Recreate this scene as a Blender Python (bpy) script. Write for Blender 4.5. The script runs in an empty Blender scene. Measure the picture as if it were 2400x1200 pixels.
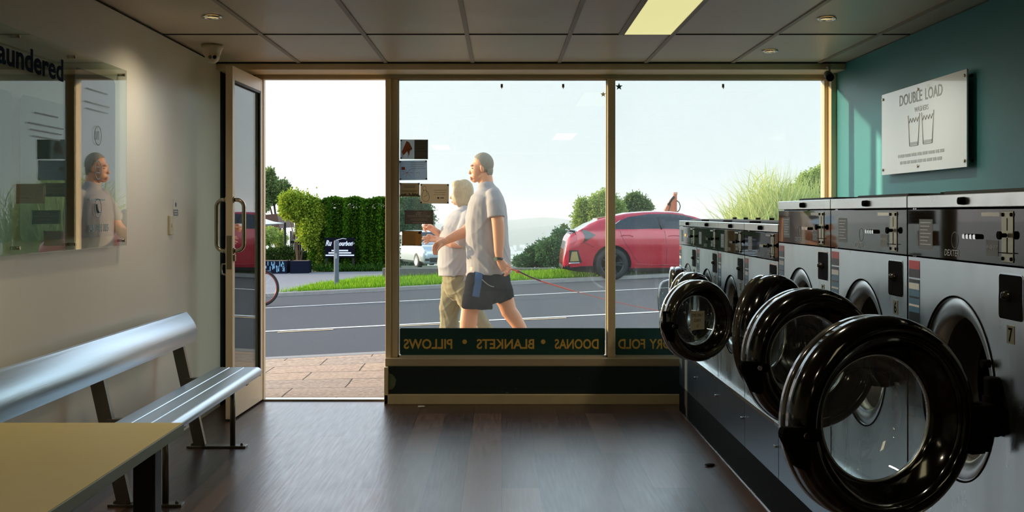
import bpy, bmesh, math, random
import numpy as np
from mathutils import Vector, Matrix
random.seed(7)
PI = math.pi
SC = bpy.context.scene
COL = SC.collection
R = math.radians

# ---------------------------------------------------------------- camera, exposure
EYE = 1.30; FPX = 2640.0; VX, VY = 1176.0, 500.0
cam_d = bpy.data.cameras.new('camera'); cam = bpy.data.objects.new('camera', cam_d); COL.objects.link(cam)
cam.location = (0, 0, EYE); cam.rotation_euler = (R(90), 0, 0)
cam_d.sensor_width = 36.0; cam_d.lens = FPX / 2400.0 * 36.0
cam_d.shift_x = (1200 - VX) / 2400.0; cam_d.shift_y = -(600 - VY) / 2400.0
cam_d.clip_end = 20000; cam_d.clip_start = 0.05
SC.camera = cam
SC.view_settings.view_transform = 'Standard'; SC.view_settings.look = 'None'
SC.view_settings.exposure = 0.0; SC.view_settings.gamma = 1.0
SC.view_settings.use_curve_mapping = False
SC.cycles.max_bounces = 12; SC.cycles.diffuse_bounces = 5; SC.cycles.glossy_bounces = 5
SC.cycles.transparent_max_bounces = 24; SC.cycles.caustics_reflective = False; SC.cycles.caustics_refractive = False
SC.cycles.sample_clamp_indirect = 6.0

# ---------------------------------------------------------------- sky
SUN_DIR = Vector((-1.0, 0.283, 0.125)).normalized()     # towards the low sun, up the street to the left
w = bpy.data.worlds.new('sky'); SC.world = w; w.use_nodes = True
nt = w.node_tree; nt.nodes.clear()
N, L = nt.nodes.new, nt.links.new
tc = N('ShaderNodeTexCoord'); sep = N('ShaderNodeSeparateXYZ'); L(tc.outputs['Generated'], sep.inputs[0])
rp = N('ShaderNodeValToRGB'); L(sep.outputs['Z'], rp.inputs['Fac'])
els = rp.color_ramp.elements
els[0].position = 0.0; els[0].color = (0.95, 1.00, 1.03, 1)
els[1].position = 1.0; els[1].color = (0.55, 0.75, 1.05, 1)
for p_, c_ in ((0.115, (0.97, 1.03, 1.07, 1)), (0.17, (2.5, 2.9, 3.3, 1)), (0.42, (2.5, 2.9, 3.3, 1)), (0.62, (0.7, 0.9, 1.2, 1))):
    e = els.new(p_); e.color = c_      # brighter band above the view, put in to light the room; dimmer overhead
dt = N('ShaderNodeVectorMath'); dt.operation = 'DOT_PRODUCT'; dt.inputs[1].default_value = SUN_DIR
L(tc.outputs['Generated'], dt.inputs[0])
cl = N('ShaderNodeMath'); cl.operation = 'MAXIMUM'; cl.inputs[1].default_value = 0; L(dt.outputs['Value'], cl.inputs[0])
pw = N('ShaderNodeMath'); pw.operation = 'POWER'; pw.inputs[1].default_value = 3.0; L(cl.outputs[0], pw.inputs[0])
gm = N('ShaderNodeMixRGB'); gm.blend_type = 'ADD'; gm.inputs['Color2'].default_value = (1.6, 1.3, 0.9, 1)
L(pw.outputs[0], gm.inputs['Fac']); L(rp.outputs['Color'], gm.inputs['Color1'])
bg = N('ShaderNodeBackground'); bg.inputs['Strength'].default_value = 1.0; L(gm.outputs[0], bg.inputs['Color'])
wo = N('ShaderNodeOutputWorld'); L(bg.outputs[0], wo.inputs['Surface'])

sun_d = bpy.data.lights.new('sun', 'SUN'); sun_d.energy = 8.0; sun_d.color = (1.0, 0.74, 0.46); sun_d.angle = R(0.9)
sun = bpy.data.objects.new('sun', sun_d); COL.objects.link(sun)
sun.rotation_euler = SUN_DIR.to_track_quat('Z', 'Y').to_euler(); sun.location = (-30, 12, 8)

# ---------------------------------------------------------------- helpers
def P(px, py, Y): return Vector(((px - VX) * Y / FPX, Y, EYE - (py - VY) * Y / FPX))
def lin(c):
    return tuple(((v/255.0)/12.92 if v/255.0 <= 0.04045 else ((v/255.0+0.055)/1.055)**2.4) for v in c) + (1,)
MATS = {}
def mat(name, rgb, rough=0.5, metal=0.0, vary=0.0, vscale=6.0, bump=0.0, bscale=40.0, coat=0.0, stretch=(1,1,1), emit=None, spec=0.5, alpha=1.0, rvary=0.0, trans=0.0, sheen=0.0):
    m = bpy.data.materials.new(name); m.use_nodes = True; MATS[name] = m
    n = m.node_tree.nodes; l = m.node_tree.links; b = n['Principled BSDF']
    c = lin(rgb)
    b.inputs['Base Color'].default_value = c; b.inputs['Roughness'].default_value = rough
    b.inputs['Metallic'].default_value = metal; b.inputs['Coat Weight'].default_value = coat
    b.inputs['Coat Roughness'].default_value = 0.05; b.inputs['Specular IOR Level'].default_value = spec
    b.inputs['Alpha'].default_value = alpha; b.inputs['Sheen Weight'].default_value = sheen
    t = n.new('ShaderNodeTexCoord'); mp = n.new('ShaderNodeMapping'); mp.inputs['Scale'].default_value = stretch
    l.new(t.outputs['Object'], mp.inputs['Vector'])
    if vary or rvary:
        nz = n.new('ShaderNodeTexNoise'); nz.inputs['Scale'].default_value = vscale; nz.inputs['Detail'].default_value = 5
        l.new(mp.outputs[0], nz.inputs['Vector'])
    if vary:
        mx = n.new('ShaderNodeMixRGB'); mx.inputs['Color1'].default_value = tuple(max(0, x*(1-vary)) for x in c[:3]) + (1,)
        mx.inputs['Color2'].default_value = tuple(min(1, x*(1+vary)) for x in c[:3]) + (1,)
        l.new(nz.outputs['Fac'], mx.inputs['Fac']); l.new(mx.outputs[0], b.inputs['Base Color'])
    if rvary:
        mr = n.new('ShaderNodeMapRange'); mr.inputs['To Min'].default_value = max(0.02, rough-rvary); mr.inputs['To Max'].default_value = rough+rvary
        mr.inputs['From Min'].default_value = 0.3; mr.inputs['From Max'].default_value = 0.7
        l.new(nz.outputs['Fac'], mr.inputs['Value']); l.new(mr.outputs[0], b.inputs['Roughness'])
    if bump:
        nb = n.new('ShaderNodeTexNoise'); nb.inputs['Scale'].default_value = bscale; nb.inputs['Detail'].default_value = 3
        l.new(mp.outputs[0], nb.inputs['Vector'])
        bp = n.new('ShaderNodeBump'); bp.inputs['Strength'].default_value = bump; bp.inputs['Distance'].default_value = 0.01
        l.new(nb.outputs['Fac'], bp.inputs['Height']); l.new(bp.outputs[0], b.inputs['Normal'])
    if emit:
        b.inputs['Emission Color'].default_value = lin(emit[0]); b.inputs['Emission Strength'].default_value = emit[1]
    if trans:
        b.inputs['Transmission Weight'].default_value = trans
    return m
def glass_mat(name, tint=(248,253,252), haze=0.03, ior=1.45, rough=0.0, hcol=(225,235,235)):
    m = bpy.data.materials.new(name); m.use_nodes = True; MATS[name] = m
    n = m.node_tree.nodes; l = m.node_tree.links; n.clear()
    o = n.new('ShaderNodeOutputMaterial'); tr = n.new('ShaderNodeBsdfTransparent'); tr.inputs[0].default_value = lin(tint)
    gl = n.new('ShaderNodeBsdfGlossy'); gl.inputs['Roughness'].default_value = rough
    fr = n.new('ShaderNodeFresnel'); ge = n.new('ShaderNodeNewGeometry'); fi = n.new('ShaderNodeMath'); fi.operation = 'MULTIPLY_ADD'
    fi.inputs[1].default_value = 1.0/ior - ior; fi.inputs[2].default_value = ior     # same reflection from both faces of the pane
    l.new(ge.outputs['Backfacing'], fi.inputs[0]); l.new(fi.outputs[0], fr.inputs['IOR'])
    mx = n.new('ShaderNodeMixShader'); l.new(fr.outputs[0], mx.inputs[0]); l.new(tr.outputs[0], mx.inputs[1]); l.new(gl.outputs[0], mx.inputs[2])
    last = mx
    if haze:
        df = n.new('ShaderNodeBsdfDiffuse'); df.inputs[0].default_value = lin(hcol)
        tl = n.new('ShaderNodeBsdfTranslucent'); tl.inputs[0].default_value = lin(hcol)
        hm = n.new('ShaderNodeMixShader'); hm.inputs[0].default_value = 0.6; l.new(df.outputs[0], hm.inputs[1]); l.new(tl.outputs[0], hm.inputs[2])
        tcx = n.new('ShaderNodeTexCoord'); nz = n.new('ShaderNodeTexNoise'); nz.inputs['Scale'].default_value = 3.0; nz.inputs['Detail'].default_value = 8
        l.new(tcx.outputs['Object'], nz.inputs['Vector'])
        mr = n.new('ShaderNodeMapRange'); mr.inputs['From Min'].default_value = 0.35; mr.inputs['From Max'].default_value = 0.75
        mr.inputs['To Min'].default_value = haze*0.5; mr.inputs['To Max'].default_value = haze*1.6; l.new(nz.outputs['Fac'], mr.inputs['Value'])
        m2 = n.new('ShaderNodeMixShader'); l.new(mr.outputs[0], m2.inputs[0]); l.new(mx.outputs[0], m2.inputs[1]); l.new(hm.outputs[0], m2.inputs[2]); last = m2
    l.new(last.outputs[0], o.inputs[0])
    return m

def tag(o, label=None, cat=None, group=None, kind=None):
    if label: o['label'] = label
    if cat: o['category'] = cat
    if group: o['group'] = group
    if kind: o['kind'] = kind
    return o
def thing(name, label, cat, loc=(0,0,0), rotz=0.0, group=None):
    o = bpy.data.objects.new(name, None); COL.objects.link(o); o.empty_display_size = 0.1
    o.location = loc; o.rotation_euler = (0, 0, rotz)
    return tag(o, label, cat, group)
def copy_tree(o, parent=None):
    c = o.copy(); COL.objects.link(c)
    if parent is not None: c.parent = parent
    for ch in o.children: copy_tree(ch, c)
    return c

class MB:
    """collects simple solids, then links them as one mesh object"""
    def __init__(s): s.bm = bmesh.new(); s.sm = []
    def box(s, a, b, bev=0.0, rot=None, at=None, seg=2):
        a, b = Vector(a), Vector(b); c = (a+b)/2; d = b-a
        t = bmesh.new(); bmesh.ops.create_cube(t, size=1)
        for v in t.verts: v.co = Vector((v.co.x*abs(d.x), v.co.y*abs(d.y), v.co.z*abs(d.z)))
        if bev > 0: bmesh.ops.bevel(t, geom=t.edges[:], offset=bev, segments=seg, affect='EDGES', profile=0.5)
        M = Matrix.Translation(c) if rot is None else Matrix.Translation(c) @ rot.to_4x4()
        if at is not None: M = Matrix.Translation(at) @ M
        return s.add(t, M)
    def add(s, t, M=None):
        if M is not None: bmesh.ops.transform(t, matrix=M, verts=t.verts[:])
        me = bpy.data.meshes.new('tmp'); t.to_mesh(me); t.free(); s.bm.from_mesh(me); bpy.data.meshes.remove(me); return s
    def cyl(s, p0, p1, r, r1=None, n=20, cap=True):
        p0, p1 = Vector(p0), Vector(p1); d = p1-p0
        t = bmesh.new(); bmesh.ops.create_cone(t, cap_ends=cap, segments=n, radius1=r, radius2=(r if r1 is None else r1), depth=d.length)
        for f in t.faces: f.smooth = len(f.verts) == 4
        return s.add(t, Matrix.Translation((p0+p1)/2) @ d.to_track_quat('Z', 'Y').to_matrix().to_4x4())
    def sph(s, c, r, sc=(1,1,1), n=16, rot=None):
        t = bmesh.new(); bmesh.ops.create_uvsphere(t, u_segments=n, v_segments=max(6, n//2), radius=r)
        for f in t.faces: f.smooth = True
        M = Matrix.Translation(c)
        if rot is not None: M = M @ rot.to_4x4()
        return s.add(t, M @ Matrix.Diagonal((*sc, 1)))
    def lathe(s, prof, axis='Z', n=48, M=None, closed=False, smooth=True):
        """prof: [(r, h)], revolved round the axis"""
        t = bmesh.new(); rings = []
        for r, h in prof:
            ring = []
            for i in range(n):
                a = 2*PI*i/n; x, y = r*math.cos(a), r*math.sin(a)
                co = (x, y, h) if axis == 'Z' else ((h, x, y) if axis == 'X' else (x, h, y))
                ring.append(t.verts.new(co))
            rings.append(ring)
        idx = list(range(len(rings)-1))
        for k in idx:
            for i in range(n):
                f = t.faces.new((rings[k][i], rings[k][(i+1)%n], rings[k+1][(i+1)%n], rings[k+1][i])); f.smooth = smooth
        if closed:
            for i in range(n):
                f = t.faces.new((rings[-1][i], rings[-1][(i+1)%n], rings[0][(i+1)%n], rings[0][i])); f.smooth = smooth
        bmesh.ops.recalc_face_normals(t, faces=t.faces[:])
        return s.add(t, M)
    def tube(s, pts, r, n=10, rs=None, cap=True):
        pts = [Vector(p) for p in pts]; t = bmesh.new(); rings = []
        up = None
        for i, p in enumerate(pts):
            d = (pts[min(i+1, len(pts)-1)] - pts[max(i-1, 0)]).normalized()
            if up is None: up = Vector((0,0,1)) if abs(d.z) < 0.9 else Vector((1,0,0))
            up = up - d*up.dot(d)
            if up.length < 1e-5: up = d.orthogonal()
            up.normalize(); a = d.cross(up).normalized(); b = up
            rr = rs[i] if rs else r
            rings.append([t.verts.new(p + a*rr*math.cos(2*PI*k/n) + b*rr*math.sin(2*PI*k/n)) for k in range(n)])
        for i in range(len(rings)-1):
            for k in range(n):
                f = t.faces.new((rings[i][k], rings[i][(k+1)%n], rings[i+1][(k+1)%n], rings[i+1][k])); f.smooth = True
        if cap: t.faces.new(rings[0][::-1]); t.faces.new(rings[-1])
        bmesh.ops.recalc_face_normals(t, faces=t.faces[:])
        return s.add(t)
    def prism(s, poly, fn, h0, h1, bev=0.0):
        """poly: 2D outline, fn(u, v, h) -> 3D, extruded from h0 to h1"""
        t = bmesh.new(); a = [t.verts.new(fn(u, v, h0)) for u, v in poly]; b = [t.verts.new(fn(u, v, h1)) for u, v in poly]
        t.faces.new(a); t.faces.new(b[::-1])
        m = len(poly)
        for i in range(m): t.faces.new((a[i], a[(i+1)%m], b[(i+1)%m], b[i]))
        bmesh.ops.recalc_face_normals(t, faces=t.faces[:])
        if bev: bmesh.ops.bevel(t, geom=t.edges[:], offset=bev, segments=2, affect='EDGES')
        bmesh.ops.triangulate(t, faces=[f for f in t.faces if len(f.verts) > 4])
        return s.add(t)
    def loft(s, rings, closed_ends=True, smooth=True):
        t = bmesh.new(); rs = [[t.verts.new(p) for p in r] for r in rings]; n = len(rings[0])
        for i in range(len(rs)-1):
            for k in range(n):
                f = t.faces.new((rs[i][k], rs[i][(k+1)%n], rs[i+1][(k+1)%n], rs[i+1][k])); f.smooth = smooth
        if closed_ends: t.faces.new(rs[0][::-1]); t.faces.new(rs[-1])
        bmesh.ops.recalc_face_normals(t, faces=t.faces[:])
        return s.add(t)
    def quad(s, pts):
        t = bmesh.new(); t.faces.new([t.verts.new(p) for p in pts]); return s.add(t)
    def build(s, name, m, parent=None, loc=None, kind=None, autosm=None):
        me = bpy.data.meshes.new(name); s.bm.to_mesh(me); s.bm.free()
        if m is not None: me.materials.append(MATS[m] if isinstance(m, str) else m)
        o = bpy.data.objects.new(name, me); COL.objects.link(o)
        if parent is not None: o.parent = parent
        if loc is not None: o.location = loc
        if kind: o['kind'] = kind
        if autosm:
            for p in me.polygons: p.use_smooth = True
            md = o.modifiers.new('split', 'EDGE_SPLIT'); md.split_angle = R(autosm)
        return o
def struct(mb, name, m, parent=None): return mb.build(name, m, parent, kind='structure')
def np_mesh(name, verts, faces, m, parent=None, smooth=False):
    me = bpy.data.meshes.new(name); me.from_pydata([tuple(v) for v in verts] if not isinstance(verts, np.ndarray) else verts.tolist(), [], faces if not isinstance(faces, np.ndarray) else faces.tolist())
    me.materials.append(MATS[m] if isinstance(m, str) else m)
    if smooth:
        for p in me.polygons: p.use_smooth = True
    o = bpy.data.objects.new(name, me); COL.objects.link(o)
    if parent is not None: o.parent = parent
    return o
def text(name, s, size, m, parent, M, extrude=0.0006, bold=0.0, align='LEFT', width=None, shear=0.0):
    """lettering in the XY plane of M; width stretches the line to that length"""
    cu = bpy.data.curves.new(name, 'FONT'); cu.body = s; cu.size = size; cu.extrude = extrude; cu.offset = bold
    cu.align_x = align; cu.resolution_u = 3; cu.shear = shear
    tmp = bpy.data.objects.new('tmp', cu); COL.objects.link(tmp)
    dg = bpy.context.evaluated_depsgraph_get(); dg.update()
    me = bpy.data.meshes.new_from_object(tmp.evaluated_get(dg)); bpy.data.objects.remove(tmp); bpy.data.curves.remove(cu)
    if width and len(me.vertices):
        xs = [v.co.x for v in me.vertices]; k = width / (max(xs)-min(xs)); x0 = min(xs)
        for v in me.vertices: v.co.x = (v.co.x - x0)*k if align == 'LEFT' else v.co.x*k
    me.transform(M); me.name = name; me.materials.clear(); me.materials.append(MATS[m])
    if M.to_3x3().determinant() < 0: me.flip_normals()
    o = bpy.data.objects.new(name, me); COL.objects.link(o); o.parent = parent
    return o
def basis(o, x, y):
    """matrix with origin o, text direction x, text up y"""
    x = Vector(x).normalized(); y = Vector(y).normalized(); z = x.cross(y)
    return Matrix(((x.x, y.x, z.x, o[0]), (x.y, y.y, z.y, o[1]), (x.z, y.z, z.z, o[2]), (0,0,0,1)))
def rrect(u0, u1, v0, v1, r, n=5):
    pts = []
    for cx, cy, a0 in ((u1-r, v1-r, 0), (u0+r, v1-r, 90), (u0+r, v0+r, 180), (u1-r, v0+r, 270)):
        for i in range(n+1):
            a = R(a0 + 90*i/n); pts.append((cx + r*math.cos(a), cy + r*math.sin(a)))
    return pts
# ================================================================ materials of the room
mat('wall_beige', (232,226,210), 0.30, vary=0.03, vscale=2, bump=0.05, bscale=0.9, stretch=(1,3.0,0.5), coat=0.0, rvary=0.02)
mat('wall_teal', (58,138,146), 0.5, vary=0.05, vscale=3, bump=0.05, bscale=60)
mat('dark_teal', (8,26,28), 0.5)
mat('ceil_tile', (212,200,180), 0.38, vary=0.05, vscale=3, bump=0.15, bscale=2.0, rvary=0.05)
mat('ceil_bar', (150,140,122), 0.5)
mat('dark_gap', (22,20,17), 0.9)
mat('frame_alu', (222,202,166), 0.42, metal=0.0, vary=0.08, vscale=9)
mat('frame_in', (190,174,144), 0.45, metal=0.0, vary=0.08, vscale=9)
mat('skirt', (205,188,150), 0.5, vary=0.15, vscale=8)
mat('black_rubber', (14,14,15), 0.6)
mat('steel_tube', (170,160,140), 0.22, metal=1.0)
mat('chrome', (215,215,215), 0.08, metal=1.0)
mat('acrylic_white', (225,232,235), 0.25, coat=1.0)
mat('white_paint', (225,222,210), 0.4)
mat('cam_cream', (214,204,176), 0.35)
mat('black_gloss', (6,6,6), 0.08)
glass_mat('glass_window', haze=0.025)
glass_mat('glass_door', haze=0.02, tint=(238,247,245))
mat('gold_ink', (226,184,92), 0.5)
mat('banner_green', (4,62,58), 0.5)

# floor: vinyl planks running away from the camera
m = mat('floor_planks', (70,50,40), 0.30); n = m.node_tree.nodes; l = m.node_tree.links; b = n['Principled BSDF']; b.inputs['Specular IOR Level'].default_value = 0.35
t = n.new('ShaderNodeTexCoord'); mp = n.new('ShaderNodeMapping'); mp.inputs['Rotation'].default_value = (0,0,R(90)); l.new(t.outputs['Object'], mp.inputs['Vector'])
br = n.new('ShaderNodeTexBrick'); br.inputs['Scale'].default_value = 1.0; br.inputs['Brick Width'].default_value = 1.22; br.inputs['Row Height'].default_value = 0.18
br.inputs['Mortar Size'].default_value = 0.0015; br.inputs['Color1'].default_value = lin((56,38,30)); br.inputs['Color2'].default_value = lin((96,70,54)); br.inputs['Mortar'].default_value = lin((20,15,12))
br.offset = 0.37; l.new(mp.outputs[0], br.inputs['Vector'])
mg = n.new('ShaderNodeMapping'); mg.inputs['Scale'].default_value = (30,1.6,1); l.new(t.outputs['Object'], mg.inputs['Vector'])
nz = n.new('ShaderNodeTexNoise'); nz.inputs['Scale'].default_value = 2.5; nz.inputs['Detail'].default_value = 8; l.new(mg.outputs[0], nz.inputs['Vector'])
mx = n.new('ShaderNodeMixRGB'); mx.blend_type = 'MULTIPLY'; mx.inputs['Fac'].default_value = 0.6
cr = n.new('ShaderNodeValToRGB'); cr.color_ramp.elements[0].position = 0.3; cr.color_ramp.elements[0].color = (0.45,0.45,0.45,1); cr.color_ramp.elements[1].position = 0.7; cr.color_ramp.elements[1].color = (1.2,1.2,1.2,1)
l.new(nz.outputs['Fac'], cr.inputs[0]); l.new(br.outputs['Color'], mx.inputs['Color1']); l.new(cr.outputs[0], mx.inputs['Color2']); l.new(mx.outputs[0], b.inputs['Base Color'])
mr = n.new('ShaderNodeMapRange'); mr.inputs['To Min'].default_value = 0.24; mr.inputs['To Max'].default_value = 0.42; l.new(nz.outputs['Fac'], mr.inputs['Value']); l.new(mr.outputs[0], b.inputs['Roughness'])
bp = n.new('ShaderNodeBump'); bp.inputs['Strength'].default_value = 0.12; bp.inputs['Distance'].default_value = 0.004; l.new(nz.outputs['Fac'], bp.inputs['Height']); l.new(bp.outputs[0], b.inputs['Normal'])

XL, XR, YB, YF, ZC = -1.90, 2.29, -3.0, 7.80, 2.30
# ================================================================ the room shell
struct(MB().box((XL-0.15, YB-0.1, -0.12), (XR+0.15, 7.86, 0)), 'floor', 'floor_planks')
struct(MB().box((XL-0.15, YB-0.1, ZC+0.006), (XR+0.15, 8.0, ZC+0.15)), 'ceiling', 'ceil_tile')
struct(MB().box((XL-0.15, YB-0.1, 0), (XL, 7.60, ZC)), 'wall_left', 'wall_beige')
struct(MB().box((XR, YB-0.1, 0), (XR+0.15, 8.0, ZC)), 'wall_right', 'wall_teal')
struct(MB().box((XL-0.15, YB-0.25, 0), (XR+0.15, YB-0.1, ZC)), 'wall_back', mat('wall_rear', (112,104,86), 0.7))
struct(MB().box((XL-0.15, 7.60, 0), (XL, 7.92, ZC)), 'trim_9', 'dark_teal')
struct(MB().box((XL, 7.80, 0), (-1.70, 7.92, ZC)), 'wall_front_left', 'dark_teal')
# ceiling grid: flush bars between the panels and dark gaps across
g = MB(); 
for k in range(-1, 7):
    x = -1.349 + 0.577*k
    if XL < x-0.02 and x+0.02 < XR: g.box((x-0.012, YB, ZC-0.001), (x+0.012, 7.5, ZC+0.008))
g.box((0.655, 3.9, ZC-0.001), (0.68, 6.31, ZC+0.008))
struct(g, 'trim_1', 'ceil_bar')
g = MB()
for y in (6.32, 5.12, 3.92, 2.72, 1.52, 0.32, -0.88, -2.08): g.box((XL, y-0.004, ZC+0.001), (XR, y+0.004, ZC+0.007))
g.box((XL, 7.49, ZC-0.001), (XR, 7.50, ZC+0.007))
g.box((XL, YB, ZC-0.004), (XL+0.004, 7.5, ZC+0.002)); 
struct(g, 'trim_2', 'dark_gap')
# pelmet box over the shopfront and the head frame
struct(MB().box((XL, 7.50, 2.257), (XR, 7.95, ZC-0.002), 0.003), 'trim_3', 'frame_alu')
struct(MB().box((-1.70, 7.78, 2.228), (XR, 7.86, 2.257), 0.002), 'trim_4', 'frame_in')
# below the window: painted upstand, sill and skirting
m = mat('upstand', (9,30,32), 0.45, vary=0.1, vscale=5); n = m.node_tree.nodes; l = m.node_tree.links; b = n['Principled BSDF']
t = n.new('ShaderNodeTexCoord'); mp = n.new('ShaderNodeMapping'); mp.inputs['Scale'].default_value = (1,1,2.2); l.new(t.outputs['Object'], mp.inputs['Vector'])
nz = n.new('ShaderNodeTexNoise'); nz.inputs['Scale'].default_value = 9; nz.inputs['Detail'].default_value = 6; l.new(mp.outputs[0], nz.inputs['Vector'])
cr = n.new('ShaderNodeValToRGB'); cr.color_ramp.interpolation = 'LINEAR'; cr.color_ramp.elements[0].position = 0.68; cr.color_ramp.elements[0].color = lin((9,30,32)); cr.color_ramp.elements[1].position = 0.71; cr.color_ramp.elements[1].color = lin((60,78,72))
l.new(nz.outputs['Fac'], cr.inputs[0]); l.new(cr.outputs[0], b.inputs['Base Color'])
struct(MB().box((-0.79, 7.70, 0), (XR, 7.92, 0.252)), 'wall_front', 'upstand')
struct(MB().box((-0.80, 7.66, 0), (XR, 7.70, 0.066), 0.003), 'baseboard_front', 'skirt')
struct(MB().box((-0.80, 7.72, 0.252), (XR, 7.90, 0.305), 0.003), 'trim_5', 'frame_in')
struct(MB().box((-0.80, 7.66, 0.0), (-0.775, 7.70, 0.252), 0.002), 'trim_6', 'frame_alu')
# chipped paint patch at the left end of the upstand
g = MB(); pts = [(-0.775,0.09),(-0.745,0.10),(-0.728,0.125),(-0.722,0.16),(-0.735,0.185),(-0.75,0.20),(-0.765,0.205),(-0.778,0.235)]
g.prism(pts, lambda u, v, h: (u, h, v), 7.699, 7.697); struct(g, 'trim_7', mat('chip', (96,112,86), 0.7, vary=0.4, vscale=30))
# posts: between door and window, the mullion, the right jamb
struct(MB().box((-0.802, 7.76, 0), (-0.765, 7.86, 2.228), 0.003).box((-0.765, 7.79, 0.305), (-0.72, 7.85, 2.228), 0.003), 'trim_8', 'frame_alu')
w1 = thing('window_1', None, None); w1['kind'] = 'structure'
w2 = thing('window_2', None, None); w2['kind'] = 'structure'
MB().box((0.731, 7.76, 0.305), (0.783, 7.86, 2.228), 0.003).build('mullion', 'frame_alu', w2)
MB().box((2.225, 7.77, 0.305), (2.252, 7.86, 2.228), 0.003).box((2.252, 7.70, 0.0), (2.29, 7.86, 2.257), 0.002).build('window_frame', 'frame_alu', w2)
f1 = MB()
for a, b_ in (((-0.72, 7.80, 0.305), (-0.711, 7.84, 2.228)), ((0.722, 7.80, 0.305), (0.731, 7.84, 2.228)), ((-0.72, 7.80, 0.305), (0.731, 7.84, 0.318)), ((-0.72, 7.80, 2.222), (0.731, 7.84, 2.228))): f1.box(a, b_)
f1.build('window_frame', mat('glaze_bead', (200,196,184), 0.3, metal=0.3), w1)
f2 = MB().box((0.783, 7.80, 0.305), (2.225, 7.84, 0.318)).box((0.783, 7.80, 2.222), (2.225, 7.84, 2.228)); f2.build('glazing_bead', 'glaze_bead', w2)
MB().box((-0.711, 7.818, 0.318), (0.722, 7.822, 2.222)).build('pane', 'glass_window', w1)
MB().box((0.783, 7.818, 0.318), (2.225, 7.822, 2.222)).build('pane', 'glass_window', w2)
# ---- door: frame, threshold and the leaf folded in against the left wall
dfr = thing('door_1', None, None, (0,0,0)); dfr['kind'] = 'structure'
MB().box((-1.70, 7.80, 0.0), (-1.648, 7.86, 2.228), 0.003).build('door_frame', 'frame_alu', dfr)
MB().box((-1.70, 7.80, 0.0), (-0.80, 7.88, 0.012), 0.003).build('threshold', mat('threshold', (170,165,150), 0.35, metal=0.7), dfr)
leaf = thing('door_2', None, None, (-1.655, 7.80, 0)); leaf['kind'] = 'structure'; leaf.rotation_euler.z = R(-2.1)
# local: leaf runs towards -Y from the hinge, thickness along X
LW = 0.76; z0, z1 = 0.012, 2.224; T = 0.044
MB().box((-T, -LW, z0), (0, -LW+0.052, z1), 0.002).box((-T, -0.05, z0), (0, 0, z1), 0.002).box((-T, -LW+0.052, z1-0.085), (0, -0.05, z1), 0.002).box((-T, -LW+0.052, z0), (0, -0.05, z0+0.17), 0.002).build('leaf_frame', 'frame_alu', leaf)
MB().box((-T/2-0.003, -LW+0.052, z0+0.17), (-T/2+0.003, -0.05, z1-0.085)).build('pane', 'glass_door', leaf)
g = MB().box((-T/2+0.004, -LW+0.052, z1-0.1), (-0.002, -0.05, z1-0.085)).box((-T/2+0.004, -0.066, z0+0.17), (-0.002, -0.05, z1-0.085)); g.build('gasket', 'black_rubber', leaf)
for sx, off in ((1, 0.0), (-1, -T)):
    hy = -LW+0.026; g = MB()
    pts = []
    for i in range(7):
        a = PI/2*i/6; pts.append((off+sx*(0.02+0.045*math.sin(a)), hy-0.0, 1.385+0.0-0.045*(1-math.cos(a))+0.0))
    up = [(off, hy, 1.385)] + pts
    lo = [(p[0], p[1], 2*1.225-p[2]) for p in up][::-1]
    g.tube(up+lo, 0.013, 12); g.cyl((off, hy, 1.385), (off+sx*0.008, hy, 1.385), 0.02).cyl((off, hy, 1.065), (off+sx*0.008, hy, 1.065), 0.02)
    g.build('handle', 'steel_tube', leaf)
g = MB().box((-T+0.006, -LW-0.002, 0.95), (-0.006, -LW, 1.16)).box((0, -LW+0.015, 1.0), (0.012, -LW+0.04, 1.04), 0.002); g.build('lock', mat('lock_plate', (130,120,95), 0.4, metal=0.8), leaf)
g = MB().tube([(-T, -LW+0.03, 0.985), (-T-0.03, -LW+0.03, 0.98), (-T-0.035, -LW+0.03, 0.95), (-T-0.03, -LW+0.03, 0.92), (-T, -LW+0.03, 0.91)], 0.005, 8); g.build('latch', 'steel_tube', leaf)

# ================================================================ ceiling things
mat('lamp_panel', (235,232,180), 0.5, emit=((236,230,160), 0.85)); mat('lamp_panel_fill', (235,232,180), 0.5, emit=((255,238,186), 5.0))
g = thing('fluorescent_light', 'long glowing yellowish fluorescent light panel set in the ceiling', 'ceiling light', (0.815, 5.71, ZC))
MB().box((-0.13, -0.6, 0.001), (0.13, 0.6, 0.006)).build('diffuser', 'lamp_panel', g)
MB().box((-0.137, -0.607, -0.002), (-0.13, 0.607, 0.006)).box((0.13, -0.607, -0.002), (0.137, 0.607, 0.006)).build('frame', 'ceil_bar', g)
for x, y in ((0.815, 0.9), (-0.92, -1.5)):      # unseen panels added behind the camera to light the room
    q = thing('fluorescent_light', 'added fluorescent fill panel in the ceiling behind the camera', 'ceiling light', (x, y, ZC), group='added fluorescent panels behind the camera')
    MB().box((-0.13, -0.6, 0.001), (0.13, 0.6, 0.006)).build('diffuser', 'lamp_panel_fill', q)
    MB().box((-0.137, -0.607, -0.002), (-0.13, 0.607, 0.006)).box((0.13, -0.607, -0.002), (0.137, 0.607, 0.006)).build('frame', 'ceil_bar', q)
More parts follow.
